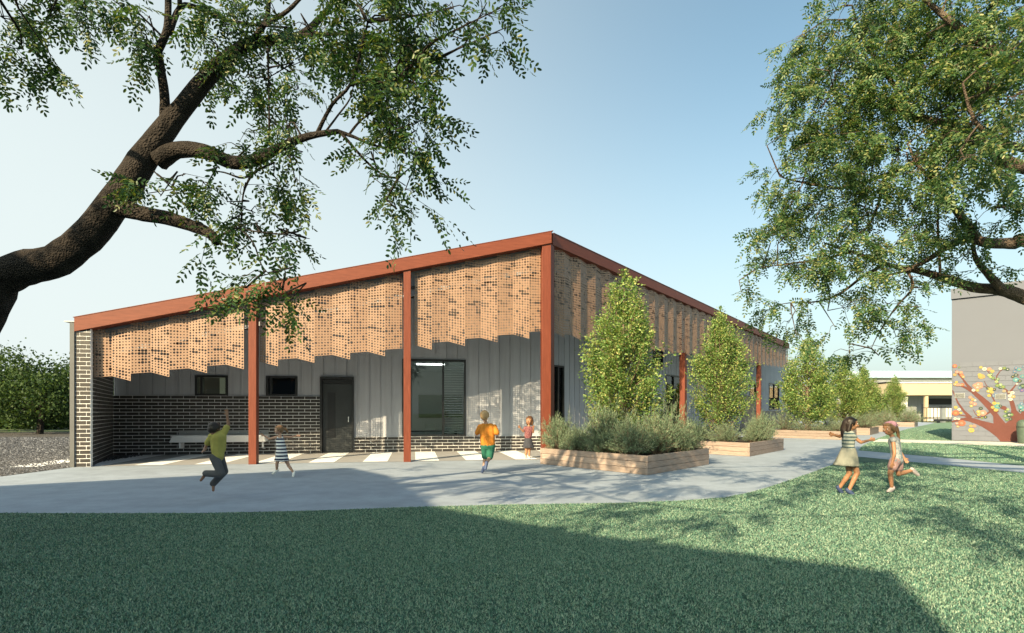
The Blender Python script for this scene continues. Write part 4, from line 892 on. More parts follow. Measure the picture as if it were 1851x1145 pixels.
# ---- fastigiate trees in planters
def columnar_meshes(seed, height, rmax, nl, leaf):
    rg = np.random.default_rng(seed); random.seed(seed)
    trunk_ = MB(); trunk_.tube([(0, 0, 0), (.02, .01, height * .3), (-.02, .02, height * .6), (0, 0, height * .9)], [.05, .042, .028, .008], 8)
    lim = MB(); P = []; D = []
    spires = [(0, 0, 1.0), (-.18, .1, .93), (.15, -.1, .95), (.05, .2, .9)]
    KF = [(0, .5), (.15, .8), (.35, 1.0), (.5, .95), (.66, .76), (.8, .5), (.9, .28), (1.0, .05)] if seed == 3 else [(0, .50), (.15, .74), (.35, .96), (.5, 1.0), (.64, .92), (.76, .68), (.86, .42), (.94, .22), (1.0, .07)]
    def rad(f): return rmax * float(np.interp(f, [q[0] for q in KF], [q[1] for q in KF]))
    nlim = 120
    for i in range(nlim):
        f0 = random.uniform(.03, .75); an = random.uniform(0, 2 * math.pi); z0 = f0 * height * .8
        f1 = min(.985, f0 * .82 + random.uniform(.12, .32)); r1 = rad(f1) * random.uniform(.75, 1.12)
        if random.random() < .1: r1 *= 1.25; f1 -= .06
        e = Vector((math.cos(an) * r1, math.sin(an) * r1, f1 * height)); a = Vector((0, 0, z0)); mid = a.lerp(e, .5) + Vector((math.cos(an), math.sin(an), 0)) * r1 * .12
        lim.tube([a, mid, e], [.016, .009, .003], 4, False)
        k = max(8, int(nl / nlim * (.5 + 1.0 * (r1 / rmax))))
        for q in range(k):
            f = .25 + .75 * random.random() ** .7; p = (a.lerp(mid, f * 2) if f < .5 else mid.lerp(e, f * 2 - 1)); s_ = .11 * (1.1 - .5 * f)
            p = p + Vector((random.gauss(0, s_), random.gauss(0, s_), random.gauss(0, s_ * 1.3))); P.append(p)
            D.append(Vector((math.cos(an), math.sin(an), .3)) * .7 + Vector((random.gauss(0, .7), random.gauss(0, .7), random.gauss(-.1, .6))))
    for sx, sy, hf in spires:
        for q in range(nl // 40):
            f = random.uniform(.72, hf); s_ = .06 + .16 * (hf - f); P.append(Vector((sx * (1.6 - f * .6) + random.gauss(0, s_), sy + random.gauss(0, s_), f * height))); D.append(Vector((random.gauss(0, .7), random.gauss(0, .7), .5)))
    # a few wild side shoots
    for q in range(5):
        an = random.uniform(0, 6.28); zz = random.uniform(.2, .6) * height; r0 = rad(zz / height)
        a = Vector((math.cos(an) * r0 * .7, math.sin(an) * r0 * .7, zz)); e = Vector((math.cos(an) * r0 * 1.55, math.sin(an) * r0 * 1.55, zz + random.uniform(.1, .35)))
        lim.tube([a, e], [.006, .002], 4, False)
        for j in range(32):
            f = random.random(); P.append(a.lerp(e, f) + Vector((random.gauss(0, .035), random.gauss(0, .035), random.gauss(0, .035)))); D.append(Vector((random.gauss(0, 1), random.gauss(0, 1), random.gauss(0, .7))))
    P, D = np.array(P), norm(np.array(D)); n = len(P); S = norm(np.cross(D, rg.normal(0, .6, (n, 3)) + np.array([0, 0, 1.0])))
    L = leaf * rg.uniform(.65, 1.25, n); v, qd = leaf_quads(P, D, S, L, L * .62)
    return trunk_, lim, v, qd
def raw(name, mb, mat):
    me = bpy.data.meshes.new(name); me.from_pydata(mb.v, [], mb.f); me.materials.append(mat); me.update(); return me
def raw_np(name, v, q, mat):
    o = np_mesh(name, v, q, mat); me = o.data; bpy.data.objects.remove(o); return me
COLM = []
for sd_, rmx, nl in ((1, .79, 16000), (2, .80, 15000), (3, 1.05, 14000)):
    a, b, v, q = columnar_meshes(sd_, 4.05, rmx, nl, .060 if nl > 14000 else .078); COLM.append((raw("trunk", a, m_bark2), raw("limbs", b, m_bark2), raw_np("crown", v, q, m_leafC)))
PH = .37
ST = Vector((4.0, 4.55, 0)); PC0 = Vector((2.57, 10.47, 0)); UL = Vector((-1.92, 2.30, 0)); UR = Vector((1.93, 2.16, 0)); UR2 = Vector((2.2, 2.62, 0))
PLN = {0: ("nearest", UR), 1: ("second nearest", UR2), 3: ("third", UR2), 4: ("fourth", UR2), 5: ("fifth", UR2), 7: ("farthest", UR2)}
corner = {0: PC0, 1: Vector((6.38, 14.85, 0)), 3: Vector((14.2, 23.7, 0)), 4: Vector((18.5, 28.6, 0)), 5: Vector((22.5, 33.2, 0)), 7: Vector((32, 44, 0))}
def columnar(k, var, rot, lab, sc_=1.0, shift=(0, 0)):
    c = corner[k] + UL / 2 + PLN[k][1] / 2 + Vector((shift[0], shift[1], PH - .08))
    t = thing("columnar_tree", c, lab, "tree", "columnar trees in the timber planters"); t.rotation_euler = (0, 0, rot); t.scale = (sc_,) * 3
    for nm, me in zip(("trunk", "limbs", "crown"), COLM[var]):
        o = link_mesh(nm, me, t)
        if nm == "crown": o["kind"] = "stuff"
columnar(0, 0, 0.3, "tall columnar tree in the nearest planter, before the corner of the building", 1.03)
columnar(1, 1, 2.0, "columnar tree in the second nearest planter, before the side screens", 1.04)
columnar(3, 2, 1.0, "wide columnar tree in the third planter at the end of the building", 1.12, (-.5, -.3))
columnar(4, 2, 3.0, "columnar tree in the fourth planter, half hidden behind the wide one", 1.0)
columnar(5, 2, 4.4, "columnar tree left of the last one, above the running girl in the cap", .98)
columnar(7, 1, 5.2, "smallest and most distant columnar tree, before the low cream building", 1.0)

# ---- planters
def planter(k):
    nm, ur = PLN[k]; C = corner[k]; ul = UL; root = thing("timber_planter", C, f"{nm} square planter of sawn timber boards beside the path", "planter", "timber planters along the path")
    cs = [C, C + ur, C + ur + ul, C + ul]; th = .055; npl = 3
    cen = sum(cs, Vector()) / 4
    for i in range(4):
        a, b = cs[i], cs[(i + 1) % 4]; u = (b - a).normalized(); n = Vector((-u.y, u.x, 0)); L = (b - a).length
        fr = Frame(a.xy, math.atan2(u.y, u.x))
        if k > 4 and i in (1, 2): npl_ = 1
        else: npl_ = npl
        for q in range(npl_):
            z0, z1 = q * PH / npl_ + (.004 if q == 0 else .003), (q + 1) * PH / npl_ - .003
            j = random.uniform(-.003, .003)
            part("board", MB().fbox(fr, .0 if i % 2 == 0 else .058, L if i % 2 == 0 else L - .058, j, th + j, z0, z1), m_timber, root, bevel=.004)
    ins = [p + (cen - p) * .035 for p in cs]
    part("soil", MB().add([(p.x, p.y, PH - .06) for p in ins], [(0, 1, 2, 3)]), m_soil, root)
    return root
for k in PLN: planter(k)
# ---- shrubs
def shrub_mesh(seed, nst, per):
    rg = np.random.default_rng(seed); random.seed(seed); st = MB(); P = []; D = []
    for i in range(nst):
        an = random.uniform(0, 6.28); el = math.acos(random.uniform(.05, 1)); L = random.uniform(.75, 1.08) * (1 if random.random() < .85 else 1.15)
        d = Vector((math.sin(el) * math.cos(an), math.sin(el) * math.sin(an), math.cos(el) * .95 + .1)); b = Vector((random.gauss(0, .12), random.gauss(0, .12), 0))
        e = b + d * L; mid = b.lerp(e, .5) + Vector((random.gauss(0, .04), random.gauss(0, .04), .05)); st.tube([b, mid, e], [.010, .007, .002], 3, False)
        for q in range(per):
            f = .28 + .72 * random.random() ** .75; p = b.lerp(mid, f * 2) if f < .5 else mid.lerp(e, f * 2 - 1)
            P.append(p + Vector((random.gauss(0, .035), random.gauss(0, .035), random.gauss(0, .035)))); D.append(d * .8 + Vector((random.gauss(0, .55), random.gauss(0, .55), random.gauss(.2, .45))))
    P, D = np.array(P), norm(np.array(D)); n = len(P); S = norm(np.cross(D, rg.normal(0, 1, (n, 3)))); L = rg.uniform(.06, .11, n)
    v, q = kite(P, D, S, L, L * .20); return raw("stems", st, m_bark2), raw_np("foliage", v, q, m_leafS)
SHR = [shrub_mesh(s, 170, 42) for s in (21, 22, 23)]
SHf = [shrub_mesh(s, 110, 26) for s in (24, 25)]
ORD = ["first", "second", "third", "fourth", "fifth", "sixth", "seventh", "eighth", "ninth", "tenth"]
def shrubs(k, lst, near=True):
    nm, ur = PLN[k]; items = []
    for (fu, fl, r, hh) in lst: items.append((corner[k] + ur * fu + UL * fl, r * 1.28, hh * (1.5 if near else 1.2)))
    items.sort(key=lambda t: t[0].x / t[0].y)
    for i, (p, r, hh) in enumerate(items):
        lab = f"{ORD[i]} grey green shrub from the left in the {nm} planter" if len(items) > 1 else f"only grey green shrub showing in the {nm} planter"
        t = thing("rosemary_shrub", (p.x, p.y, PH - .06), lab, "shrub", "grey green shrubs in the planters"); t.scale = (r, r, hh); t.rotation_euler = (0, 0, random.uniform(0, 6.28))
        ms = random.choice(SHR if near else SHf); link_mesh("stems", ms[0], t); f = link_mesh("foliage", ms[1], t); f["kind"] = "stuff"
random.seed(9)
shrubs(0, [(.12, .90, .36, .52), (.10, .70, .32, .38), (.22, .50, .46, .68), (.10, .44, .30, .36), (.13, .22, .40, .50), (.40, .16, .42, .56), (.42, .42, .50, .62), (.70, .22, .44, .74), (.62, .10, .30, .40), (.88, .14, .30, .46)])
shrubs(1, [(.14, .62, .42, .38), (.16, .30, .38, .36), (.62, .10, .36, .56), (.48, .10, .30, .46), (.4, .12, .22, .3)])
shrubs(3, [(.12, .86, .58, .78), (.14, .55, .55, .62), (.2, .15, .36, .40), (.12, .35, .3, .3), (.7, .2, .5, .5)], False)
shrubs(4, [(.2, .2, .62, .72), (.55, .15, .6, .75), (.2, .7, .5, .6)], False)
shrubs(5, [(.2, .3, .7, .9), (.6, .15, .7, 1.0)], False)
shrubs(7, [(.2, .15, .8, .9), (.6, .15, .85, 1.0), (.9, .2, .6, .7), (.2, .7, .8, .8)], False)

# ---- trees far left behind the gravel
def far_tree(pos, hgt, wid, n, lab, seed, leaf=.16):
    rg = np.random.default_rng(seed); random.seed(seed)
    t = thing("background_tree", pos, lab, "tree", "trees beyond the gravel"); w_ = MB()
    pos = Vector(pos); w_.tube([pos, pos + Vector((.1, 0, hgt * .25)), pos + Vector((0, .1, hgt * .6))], [.16, .13, .05], 8)
    cl_ = []
    for i in range(46):
        v = rg.normal(0, 1, 3); v /= np.linalg.norm(v); rr = rg.random() ** .4
        c = pos + Vector((v[0] * wid * rr, v[1] * wid * rr * .9, hgt * .56 + v[2] * hgt * .42 * rr)); cl_.append(c)
        w_.tube([pos + Vector((0, 0, hgt * random.uniform(.2, .5))), c], [.035, .008], 4, False)
    part("trunk", w_, m_bark, t)
    C = np.array(cl_)[rg.integers(0, len(cl_), n)]; P = C + rg.normal(0, 1, (n, 3)) * np.array([wid * .19, wid * .19, hgt * .075])
    P[:, 2] = np.maximum(P[:, 2], .25)
    D = norm(rg.normal(0, 1, (n, 3)) + np.array([0, 0, -.2])); S = norm(np.cross(D, rg.normal(0, 1, (n, 3)))); L = leaf * rg.uniform(.6, 1.3, n)
    v, q = kite(P, D, S, L, L * .7); np_mesh("crown", v, q, m_leafF, t, kind="stuff")
far_tree((-25.6, 30, 0), 4.6, 2.5, 12000, "broad bright green tree nearest the brick pier beyond the gravel", 41)
far_tree((-30.5, 31, 0), 4.7, 2.7, 12000, "broad green tree at the left edge beyond the gravel", 42)
far_tree((-35, 36, 0), 4.8, 2.4, 7000, "darker tree standing behind, between the two broad trees", 43, .2)
far_tree((-28.5, 38, 0), 4.9, 2.3, 7000, "dark tree top showing above the brick pier's left edge", 44, .2)
hd = MB()
rg = np.random.default_rng(50); n = 16000
P = np.stack([rg.uniform(-52, -20, n), rg.uniform(40, 42.5, n), rg.uniform(0, 2.0, n) * rg.random(n) ** .3], 1); D = norm(rg.normal(0, 1, (n, 3))); S = norm(np.cross(D, rg.normal(0, 1, (n, 3)))); L = rg.uniform(.15, .4, n)
v, q = kite(P, D, S, L, L * .7); o = np_mesh("hedge", v, q, m_leafF); tag(o, "dark dense undergrowth behind the trees beyond the gravel", "undergrowth", kind="stuff")
# ------------------------------------------------------------------ children at play
def capsule(mb, p0, r0, p1, r1, n=10):
    p0, p1 = Vector(p0), Vector(p1); ax = p1 - p0; L = ax.length
    if L < 1e-5: return mb.ell(p0, (r0,) * 3)
    t = ax / L; a = t.orthogonal().normalized(); b = t.cross(a); rings = []
    for k in range(5): th = math.pi / 2 * (1 - k / 4); rings.append((p0 - t * r0 * math.sin(th), max(r0 * math.cos(th), 1e-4)))
    for k in range(5): th = math.pi / 2 * k / 4; rings.append((p1 + t * r1 * math.sin(th), max(r1 * math.cos(th), 1e-4)))
    vs = [c + a * math.cos(2 * math.pi * j / n) * r + b * math.sin(2 * math.pi * j / n) * r for c, r in rings for j in range(n)]
    fs = [(i * n + j, i * n + (j + 1) % n, (i + 1) * n + (j + 1) % n, (i + 1) * n + j) for i in range(len(rings) - 1) for j in range(n)]
    fs += [tuple(range(n))[::-1], tuple((len(rings) - 1) * n + j for j in range(n))]
    return mb.add(vs, fs)
def blob(name, mb, mat, parent, vox=.008, smooth=4):
    b = base_of(parent); me = bpy.data.meshes.new(name); me.from_pydata([Vector(v) - b for v in mb.v], [], mb.f); me.update()
    o = bpy.data.objects.new(name, me); COL.objects.link(o)
    m = o.modifiers.new("r", 'REMESH'); m.mode = 'VOXEL'; m.voxel_size = vox
    if smooth: s = o.modifiers.new("s", 'SMOOTH'); s.iterations = smooth; s.factor = .5
    dg = bpy.context.evaluated_depsgraph_get(); dg.update(); nm = bpy.data.meshes.new_from_object(o.evaluated_get(dg)); bpy.data.objects.remove(o)
    nm.name = name; nm.materials.clear(); nm.materials.append(mat); nm.polygons.foreach_set("use_smooth", [True] * len(nm.polygons))
    return link_mesh(name, nm, parent)
def skin(name, c):
    m = M(name, c, .5, .08, 12); b = m.node_tree.nodes["Principled BSDF"]; b.inputs["Subsurface Weight"].default_value = .12; b.inputs["Subsurface Radius"].default_value = (.02, .008, .005); return m
def stripes(name, c1, c2, period, frac=.5):
    m, t, b, _ = nodes(name); tc = N(t, "ShaderNodeTexCoord"); sp = N(t, "ShaderNodeSeparateXYZ"); t.links.new(tc.outputs["Object"], sp.inputs[0])
    a = N(t, "ShaderNodeMath", operation='DIVIDE'); a.inputs[1].default_value = period; t.links.new(sp.outputs["Z"], a.inputs[0])
    f = N(t, "ShaderNodeMath", operation='FRACT'); t.links.new(a.outputs[0], f.inputs[0])
    r = ramp(t, f.outputs[0], [(0, c1), (frac, c2)]); t.nodes[-1].color_ramp.interpolation = 'CONSTANT'
    t.links.new(r, b.inputs["Base Color"]); b.inputs["Roughness"].default_value = .85; return m
def speckle(name, c1, c2, scale=60):
    m, t, b, _ = nodes(name); t.links.new(ramp(t, noise(t, coords(t), scale, 2), [(.45, c1), (.62, c2)]), b.inputs["Base Color"]); b.inputs["Roughness"].default_value = .85; return m
def loft(name, secs, mat, parent, n=28, wave=(0, 0)):
    b = base_of(parent); mb = MB(); m = len(secs)
    for i, (c, ax, ay, *tilt) in enumerate(secs):
        f = i / (m - 1)
        for j in range(n):
            an = 2 * math.pi * j / n; k = 1 + wave[0] * f * f * math.sin(wave[1] * an + .7)
            mb.v.append((c[0] + math.cos(an) * ax * k, c[1] + math.sin(an) * ay * k, c[2] + (tilt[0] if tilt else 0) * math.cos(an)))
    for i in range(m - 1):
        for j in range(n): mb.f.append((i * n + j, (i + 1) * n + j, (i + 1) * n + (j + 1) % n, i * n + (j + 1) % n))
    o = part(name, mb, mat, parent, smooth=True); s = o.modifiers.new("sol", 'SOLIDIFY'); s.thickness = .006
    ss = o.modifiers.new("sub", 'SUBSURF'); ss.levels = ss.render_levels = 1; return o
m_eye = M("eye_dark", (.02, .015, .012), .2, 0); m_eyew = M("eye_white", (.75, .74, .72), .3, 0); m_lip = M("lips", (.42, .16, .13), .5, .05)
def person(ground, label, jt, skinm, shoe, head, hair, k=1.0, bare=False):
    """jt: dict of world joints; head: (centre, facing, up, size); hair: (material, style)"""
    root = thing("person", ground, label, "person", "children playing")
    B = MB(); C = lambda a, ra, b, rb: capsule(B, jt[a] if isinstance(a, str) else a, ra * k, jt[b] if isinstance(b, str) else b, rb * k)
    hc, fw, up, hs = head; fw = fw.normalized(); rt = fw.cross(up).normalized(); up = rt.cross(fw).normalized()
    rot = Matrix((rt, fw, up)).transposed()
    C('neck', .034, 'chest', .05); capsule(B, jt['neck'], .032 * k, hc - up * hs * .45 - fw * hs * .1, .032 * k)
    C('shL', .035, 'shR', .035); C('chest', .068, 'waist', .058); C('waist', .058, 'pelvis', .064); C('hipL', .052, 'hipR', .052)
    sx = (jt['shR'] - jt['shL']) * .22
    capsule(B, jt['chest'] + sx, .055 * k, jt['waist'] + sx * .6, .05 * k); capsule(B, jt['chest'] - sx, .055 * k, jt['waist'] - sx * .6, .05 * k)
    C('chest', .05, 'shL', .035); C('chest', .05, 'shR', .035)
    for s in 'LR':
        C('sh' + s, .031, 'el' + s, .0235); C('el' + s, .0235, 'ha' + s, .0165); C('hip' + s, .054, 'kn' + s, .038); C('kn' + s, .037, 'an' + s, .024)
        calf = jt['kn' + s].lerp(jt['an' + s], .3); capsule(B, calf, .037 * k, jt['kn' + s].lerp(jt['an' + s], .55), .031 * k)
        ft = (jt['to' + s] - jt['an' + s]); capsule(B, jt['an' + s], .023 * k, jt['to' + s], .018 * k)
        hd_ = (jt['ha' + s] - jt['el' + s]).normalized(); side = hd_.cross(Vector((0, 1, .2))).normalized(); p0 = jt['ha' + s]; p1 = p0 + hd_ * .045 * k
        nrm = hd_.cross(side).normalized()
        for q in (-.4, .4): capsule(B, p0 + side * q * .018 * k, .0125 * k, p1 + side * q * .03 * k, .0125 * k)
        for q, L in ((-1.5, .032), (-.5, .042), (.5, .040), (1.5, .030)):
            a = p1 + side * q * .0125 * k; m_ = a + (hd_ + side * q * .10 + nrm * .1).normalized() * L * .6 * k; e = m_ + (hd_ + side * q * .12 + nrm * .45).normalized() * L * .5 * k
            capsule(B, a, .0072 * k, m_, .0068 * k, 6); capsule(B, m_, .0068 * k, e, .0058 * k, 6)
        th0 = p0 + side * .016 * k + hd_ * .012 * k; th1 = th0 + (side + hd_ * .8).normalized() * .028 * k; capsule(B, th0, .009 * k, th1, .0075 * k, 6); capsule(B, th1, .0075 * k, th1 + (side * .3 + hd_).normalized() * .018 * k, .0065 * k, 6)
    def hp(x, y, z): return hc + rt * x * hs + fw * y * hs + up * z * hs
    B.ell(hc + up * hs * .10, (hs * .40, hs * .45, hs * .42), rot); B.ell(hp(0, .06, -.22), (hs * .30, hs * .34, hs * .28), rot); B.ell(hp(0, .20, -.36), (hs * .15, hs * .15, hs * .11), rot)
    capsule(B, hp(0, .42, .02), .035 * hs, hp(0, .50, -.12), .06 * hs, 8)
    for s in (-1, 1): B.ell(hp(s * .40, -.02, -.04), (hs * .05, hs * .09, hs * .12), rot); B.ell(hp(s * .2, .30, -.14), (hs * .12, hs * .12, hs * .11), rot)
    blob("body", B, skinm, root, .0062, 3)
    for s in (-1, 1):
        e = part("eye", MB().ell(hp(s * .16, .385, .03), (hs * .062, hs * .045, hs * .04), rot), m_eyew, root, smooth=True); part("iris", MB().ell(hp(s * .16, .418, .03), (hs * .03, hs * .02, hs * .034), rot), m_eye, e, smooth=True)
        part("eyebrow", MB().tube([hp(s * .08, .40, .12), hp(s * .16, .41, .15), hp(s * .25, .36, .12)], [hs * .012, hs * .018, hs * .008], 6), hair[0], root, smooth=True)
    part("mouth", MB().ell(hp(0, .395, -.24), (hs * .11, hs * .04, hs * .028), rot), m_lip, root, smooth=True)
    Hh = MB(); st = hair[1]
    Hh.ell(hp(0, -.10, .18), (hs * .455, hs * .47, hs * .42), rot); Hh.ell(hp(0, -.22, -.02), (hs * .43, hs * .33, hs * .40), rot)
    for s in (-1, 1): Hh.ell(hp(s * .33, -.02, .12), (hs * .14, hs * .26, hs * .30), rot)
    for q in range(9): Hh.ell(hp(-.32 + .08 * q, .30 - .012 * (q - 4) ** 2, .36), (hs * .07, hs * .12, hs * .09), rot)
    for chain in hair[2]:
        pts = [hp(*p[:3]) if len(p) == 4 else p[0] for p in chain]; rr = [(p[3] * hs if len(p) == 4 else p[1]) for p in chain]
        for a, ra, b, rb_ in zip(pts, rr, pts[1:], rr[1:]): capsule(Hh, a, ra, b, rb_)
    blob("hair", Hh, hair[0], root, .007, 2)
    if shoe:
        for s in 'LR':
            S = MB(); a, t_ = jt['an' + s], jt['to' + s]; capsule(S, a + Vector((0, 0, -.008)), .031 * k, t_, .027 * k)
            d = (t_ - a).normalized(); heel = a - d * .02 * k; capsule(S, heel, .031 * k, a.lerp(t_, .5), .031 * k); blob("shoe", S, shoe, root, .007, 3)
    return root, hp
def limbs(mb, jt, lst, k=1.0):
    for a, ra, b, rb_, *f in lst:
        A, Bq = jt[a], jt[b]; e = f[0] if f else 1.0
        capsule(mb, A, ra * k, A.lerp(Bq, e), (ra + (rb_ - ra) * e) * k)
def mk(ox, oy, scl, d):
    return lambda x, y, w_=0.0: at(ox + x / scl, oy + y / scl, d + w_)
sk_l = skin("skin_light", (.40, .235, .16)); sk_t = skin("skin_tan", (.31, .16, .09)); sk_d = skin("skin_brown", (.22, .115, .07))
def hairm(n, c): return M(n, c, .45, .35, 30, .5, 150, .004, (1, 1, .25), .4)
h_dark = hairm("hair_dark", (.018, .011, .008)); h_brown = hairm("hair_brown", (.09, .045, .022)); h_blond = hairm("hair_blond", (.36, .23, .11)); h_lb = hairm("hair_light_brown", (.19, .105, .05))
X = Vector((1, 0, 0)); Y = Vector((0, 1, 0)); Z = Vector((0, 0, 1))

# 1. jumping boy in mustard shirt
d = 7.5; j = mk(330, 720, 6.028, d)
jt = dict(neck=j(385, 385), chest=j(392, 430), waist=j(392, 560), pelvis=j(385, 630), shL=j(318, 415, -.03), shR=j(452, 375, .03), elL=j(262, 510, .02), haL=j(240, 555, -.06), elR=j(500, 285, .05), haR=j(487, 190, .06),
          hipL=j(350, 650, -.03), hipR=j(405, 650, .05), knL=j(425, 830, -.10), anL=j(255, 820, -.02), toL=j(200, 895, -.03), knR=j(455, 800, .10), anR=j(335, 930, .12), toR=j(335, 1005, .09))
g = Vector((jt['pelvis'].x, d, 0))
p1, hp = person(g, "boy in mustard shirt and grey trousers jumping with one arm raised", jt, sk_d, None, (j(348, 338), Vector((.35, .85, -.25)), Vector((-.1, .1, 1)), .165), (h_dark, 'short', []), 1.0)
S = MB(); limbs(S, jt, [('chest', .083, 'waist', .075), ('waist', .075, 'pelvis', .082), ('shL', .046, 'shR', .046), ('shL', .044, 'elL', .046, .75), ('shR', .044, 'elR', .046, .6), ('chest', .06, 'shL', .046), ('chest', .06, 'shR', .046), ('hipL', .06, 'hipR', .06)])
sx = (jt['shR'] - jt['shL']) * .22
for q in (-1, 1): capsule(S, jt['chest'] + sx * q, .07, jt['waist'] + sx * q * .8, .068)
m_must = M("mustard_cloth", (.36, .32, .085), .85, .15, 9, .3, 25, .02); blob("shirt", S, m_must, p1, .008, 3)
T = MB(); limbs(T, jt, [('pelvis', .078, 'waist', .06, .3), ('hipL', .062, 'hipR', .062), ('hipL', .066, 'knL', .052), ('knL', .052, 'anL', .046), ('hipR', .066, 'knR', .052), ('knR', .052, 'anR', .046)]); blob("trousers", T, M("grey_trousers", (.075, .075, .08), .85, .2, 10, .3, 25, .02), p1, .008, 3)

# 2. girl in striped dress
d = 10.26; j = mk(330, 720, 6.028, d)
jt = dict(neck=j(1058, 405), chest=j(1062, 450), waist=j(1075, 540), pelvis=j(1080, 610), shL=j(1015, 428, -.02), shR=j(1100, 422, .02), elL=j(945, 445, -.06), haL=j(885, 408, -.08), elR=j(1170, 425, .05), haR=j(1240, 415, .08),
          hipL=j(1055, 625, -.02), hipR=j(1105, 625, .02), knL=j(1028, 715, -.03), anL=j(1028, 790, 0), toL=j(985, 822, -.02), knR=j(1155, 735, 0), anR=j(1212, 815, -.02), toR=j(1205, 850, -.07))
g = gr(1105 / 6.028 + 330, 862)
p2, hp = person(g, "small girl in navy and white striped dress with arms spread by the column", jt, sk_l, M("white_shoe", (.7, .68, .65), .6, .05), (j(1048, 348), Vector((-.8, -.45, -.1)), Z, .155), (h_lb, 'tail', [[(0, -.4, .1, .2), (.1, -.75, .0, .2), (.15, -.95, -.25, .14), (.15, -1.0, -.5, .07)]]), .82)
st = stripes("navy_stripes", (.012, .016, .045), (.72, .71, .70), .062, .48)
s_ = lambda y, x, ax, ay: (j(x, y), ax, ay)
loft("dress", [s_(432, 1060, .078, .055), s_(470, 1064, .082, .065), s_(540, 1075, .085, .07), s_(610, 1080, .105, .09), s_(650, 1080, .118, .10), s_(682, 1080, .132, .112)], st, p2, wave=(.07, 6))
for s in (1, -1): part("strap", MB().tube([j(1062 + s * 26, 436, -.05), j(1060 + s * 28, 410, 0), j(1062 + s * 26, 436, .05)], [.012] * 3, 6), st, p2, smooth=True)

# 3. boy in orange shirt running away
d = 10.6; j = mk(830, 720, 7.156, d)
jt = dict(neck=j(345, 318), chest=j(358, 385), waist=j(368, 520), pelvis=j(372, 600), shL=j(268, 372), shR=j(458, 372), elL=j(225, 465, .02), haL=j(222, 480, .16), elR=j(498, 470, -.05), haR=j(492, 500, .12),
          hipL=j(335, 620), hipR=j(412, 620), knL=j(335, 760, .12), anL=j(318, 900, .05), toL=j(300, 955, .12), knR=j(395, 765, .02), anR=j(352, 845, -.20), toR=j(340, 915, -.24))
g = gr(300 / 7.156 + 830, 858)
p3, hp = person(g, "fair haired boy in orange shirt and green shorts running towards the building", jt, sk_l, M("blue_shoe", (.045, .07, .15), .6, .1), (j(330, 232), Vector((.1, 1, 0)), Vector((-.05, .1, 1)), .19), (h_blond, 'short', []), 1.05)
S = MB(); limbs(S, jt, [('chest', .09, 'waist', .085), ('waist', .085, 'pelvis', .088), ('shL', .05, 'shR', .05), ('shL', .05, 'elL', .05, .8), ('shR', .05, 'elR', .05, .8)])
for q in (-1, 1): capsule(S, jt['chest'].lerp(jt['shR' if q > 0 else 'shL'], .5), .08, jt['pelvis'] + X * q * .055, .085)
blob("shirt", S, M("orange_cloth", (.48, .17, .018), .85, .1, 8, .3, 20, .02), p3, .008, 3)
T = MB(); limbs(T, jt, [('hipL', .085, 'hipR', .085), ('hipL', .085, 'knL', .066, .95), ('hipR', .085, 'knR', .066, .95), ('pelvis', .08, 'waist', .07, .3)]); blob("shorts", T, M("green_cloth", (.02, .13, .085), .85, .12, 8, .3, 20, .02), p3, .008, 3)

# 4. girl by the corner column
d = 14.3; j = mk(830, 720, 7.156, d)
jt = dict(neck=j(903, 350), chest=j(900, 400), waist=j(893, 490), pelvis=j(892, 550), shL=j(856, 385), shR=j(945, 385), elL=j(828, 435, -.05), haL=j(790, 385, -.10), elR=j(958, 445, -.02), haR=j(962, 385, -.10),
          hipL=j(870, 570), hipR=j(912, 570), knL=j(868, 680, -.01), anL=j(860, 752), toL=j(850, 770, -.07), knR=j(905, 685), anR=j(905, 762, -.02), toR=j(905, 780, -.09))
g = gr(885 / 7.156 + 830, 829)
p4, hp = person(g, "small girl in maroon top and dark skirt with raised hands by the corner column", jt, sk_t, M("pale_sandal", (.6, .52, .45), .6, .1), (j(908, 290), Vector((-.45, -.85, -.1)), Z, .20), (h_brown, 'long', [[(-.36, -.1, .1, .16), (-.38, -.1, -.35, .15), (-.36, -.05, -.6, .09)], [(.36, -.1, .1, .16), (.38, -.1, -.35, .15), (.36, -.05, -.6, .09)], [(0, -.4, 0, .28), (0, -.42, -.5, .22)]]), .98)
S = MB(); limbs(S, jt, [('chest', .08, 'waist', .075), ('waist', .075, 'pelvis', .075), ('shL', .042, 'shR', .042), ('shL', .042, 'elL', .04, .6), ('shR', .042, 'elR', .04, .6)])
for q in (-1, 1): sx = (jt['shR'] - jt['shL']) * .24 * q; capsule(S, jt['chest'] + sx, .070, jt['waist'] + sx * .8, .066)
blob("top", S, speckle("maroon_print", (.11, .025, .035), (.26, .12, .12)), p4, .008, 3)
loft("skirt", [(j(892, 515), .085, .075), (j(892, 560), .11, .095), (j(894, 605), .135, .115), (j(896, 642), .15, .13)], M("charcoal_skirt", (.035, .038, .05), .85, .15, 15), p4, wave=(.10, 9))

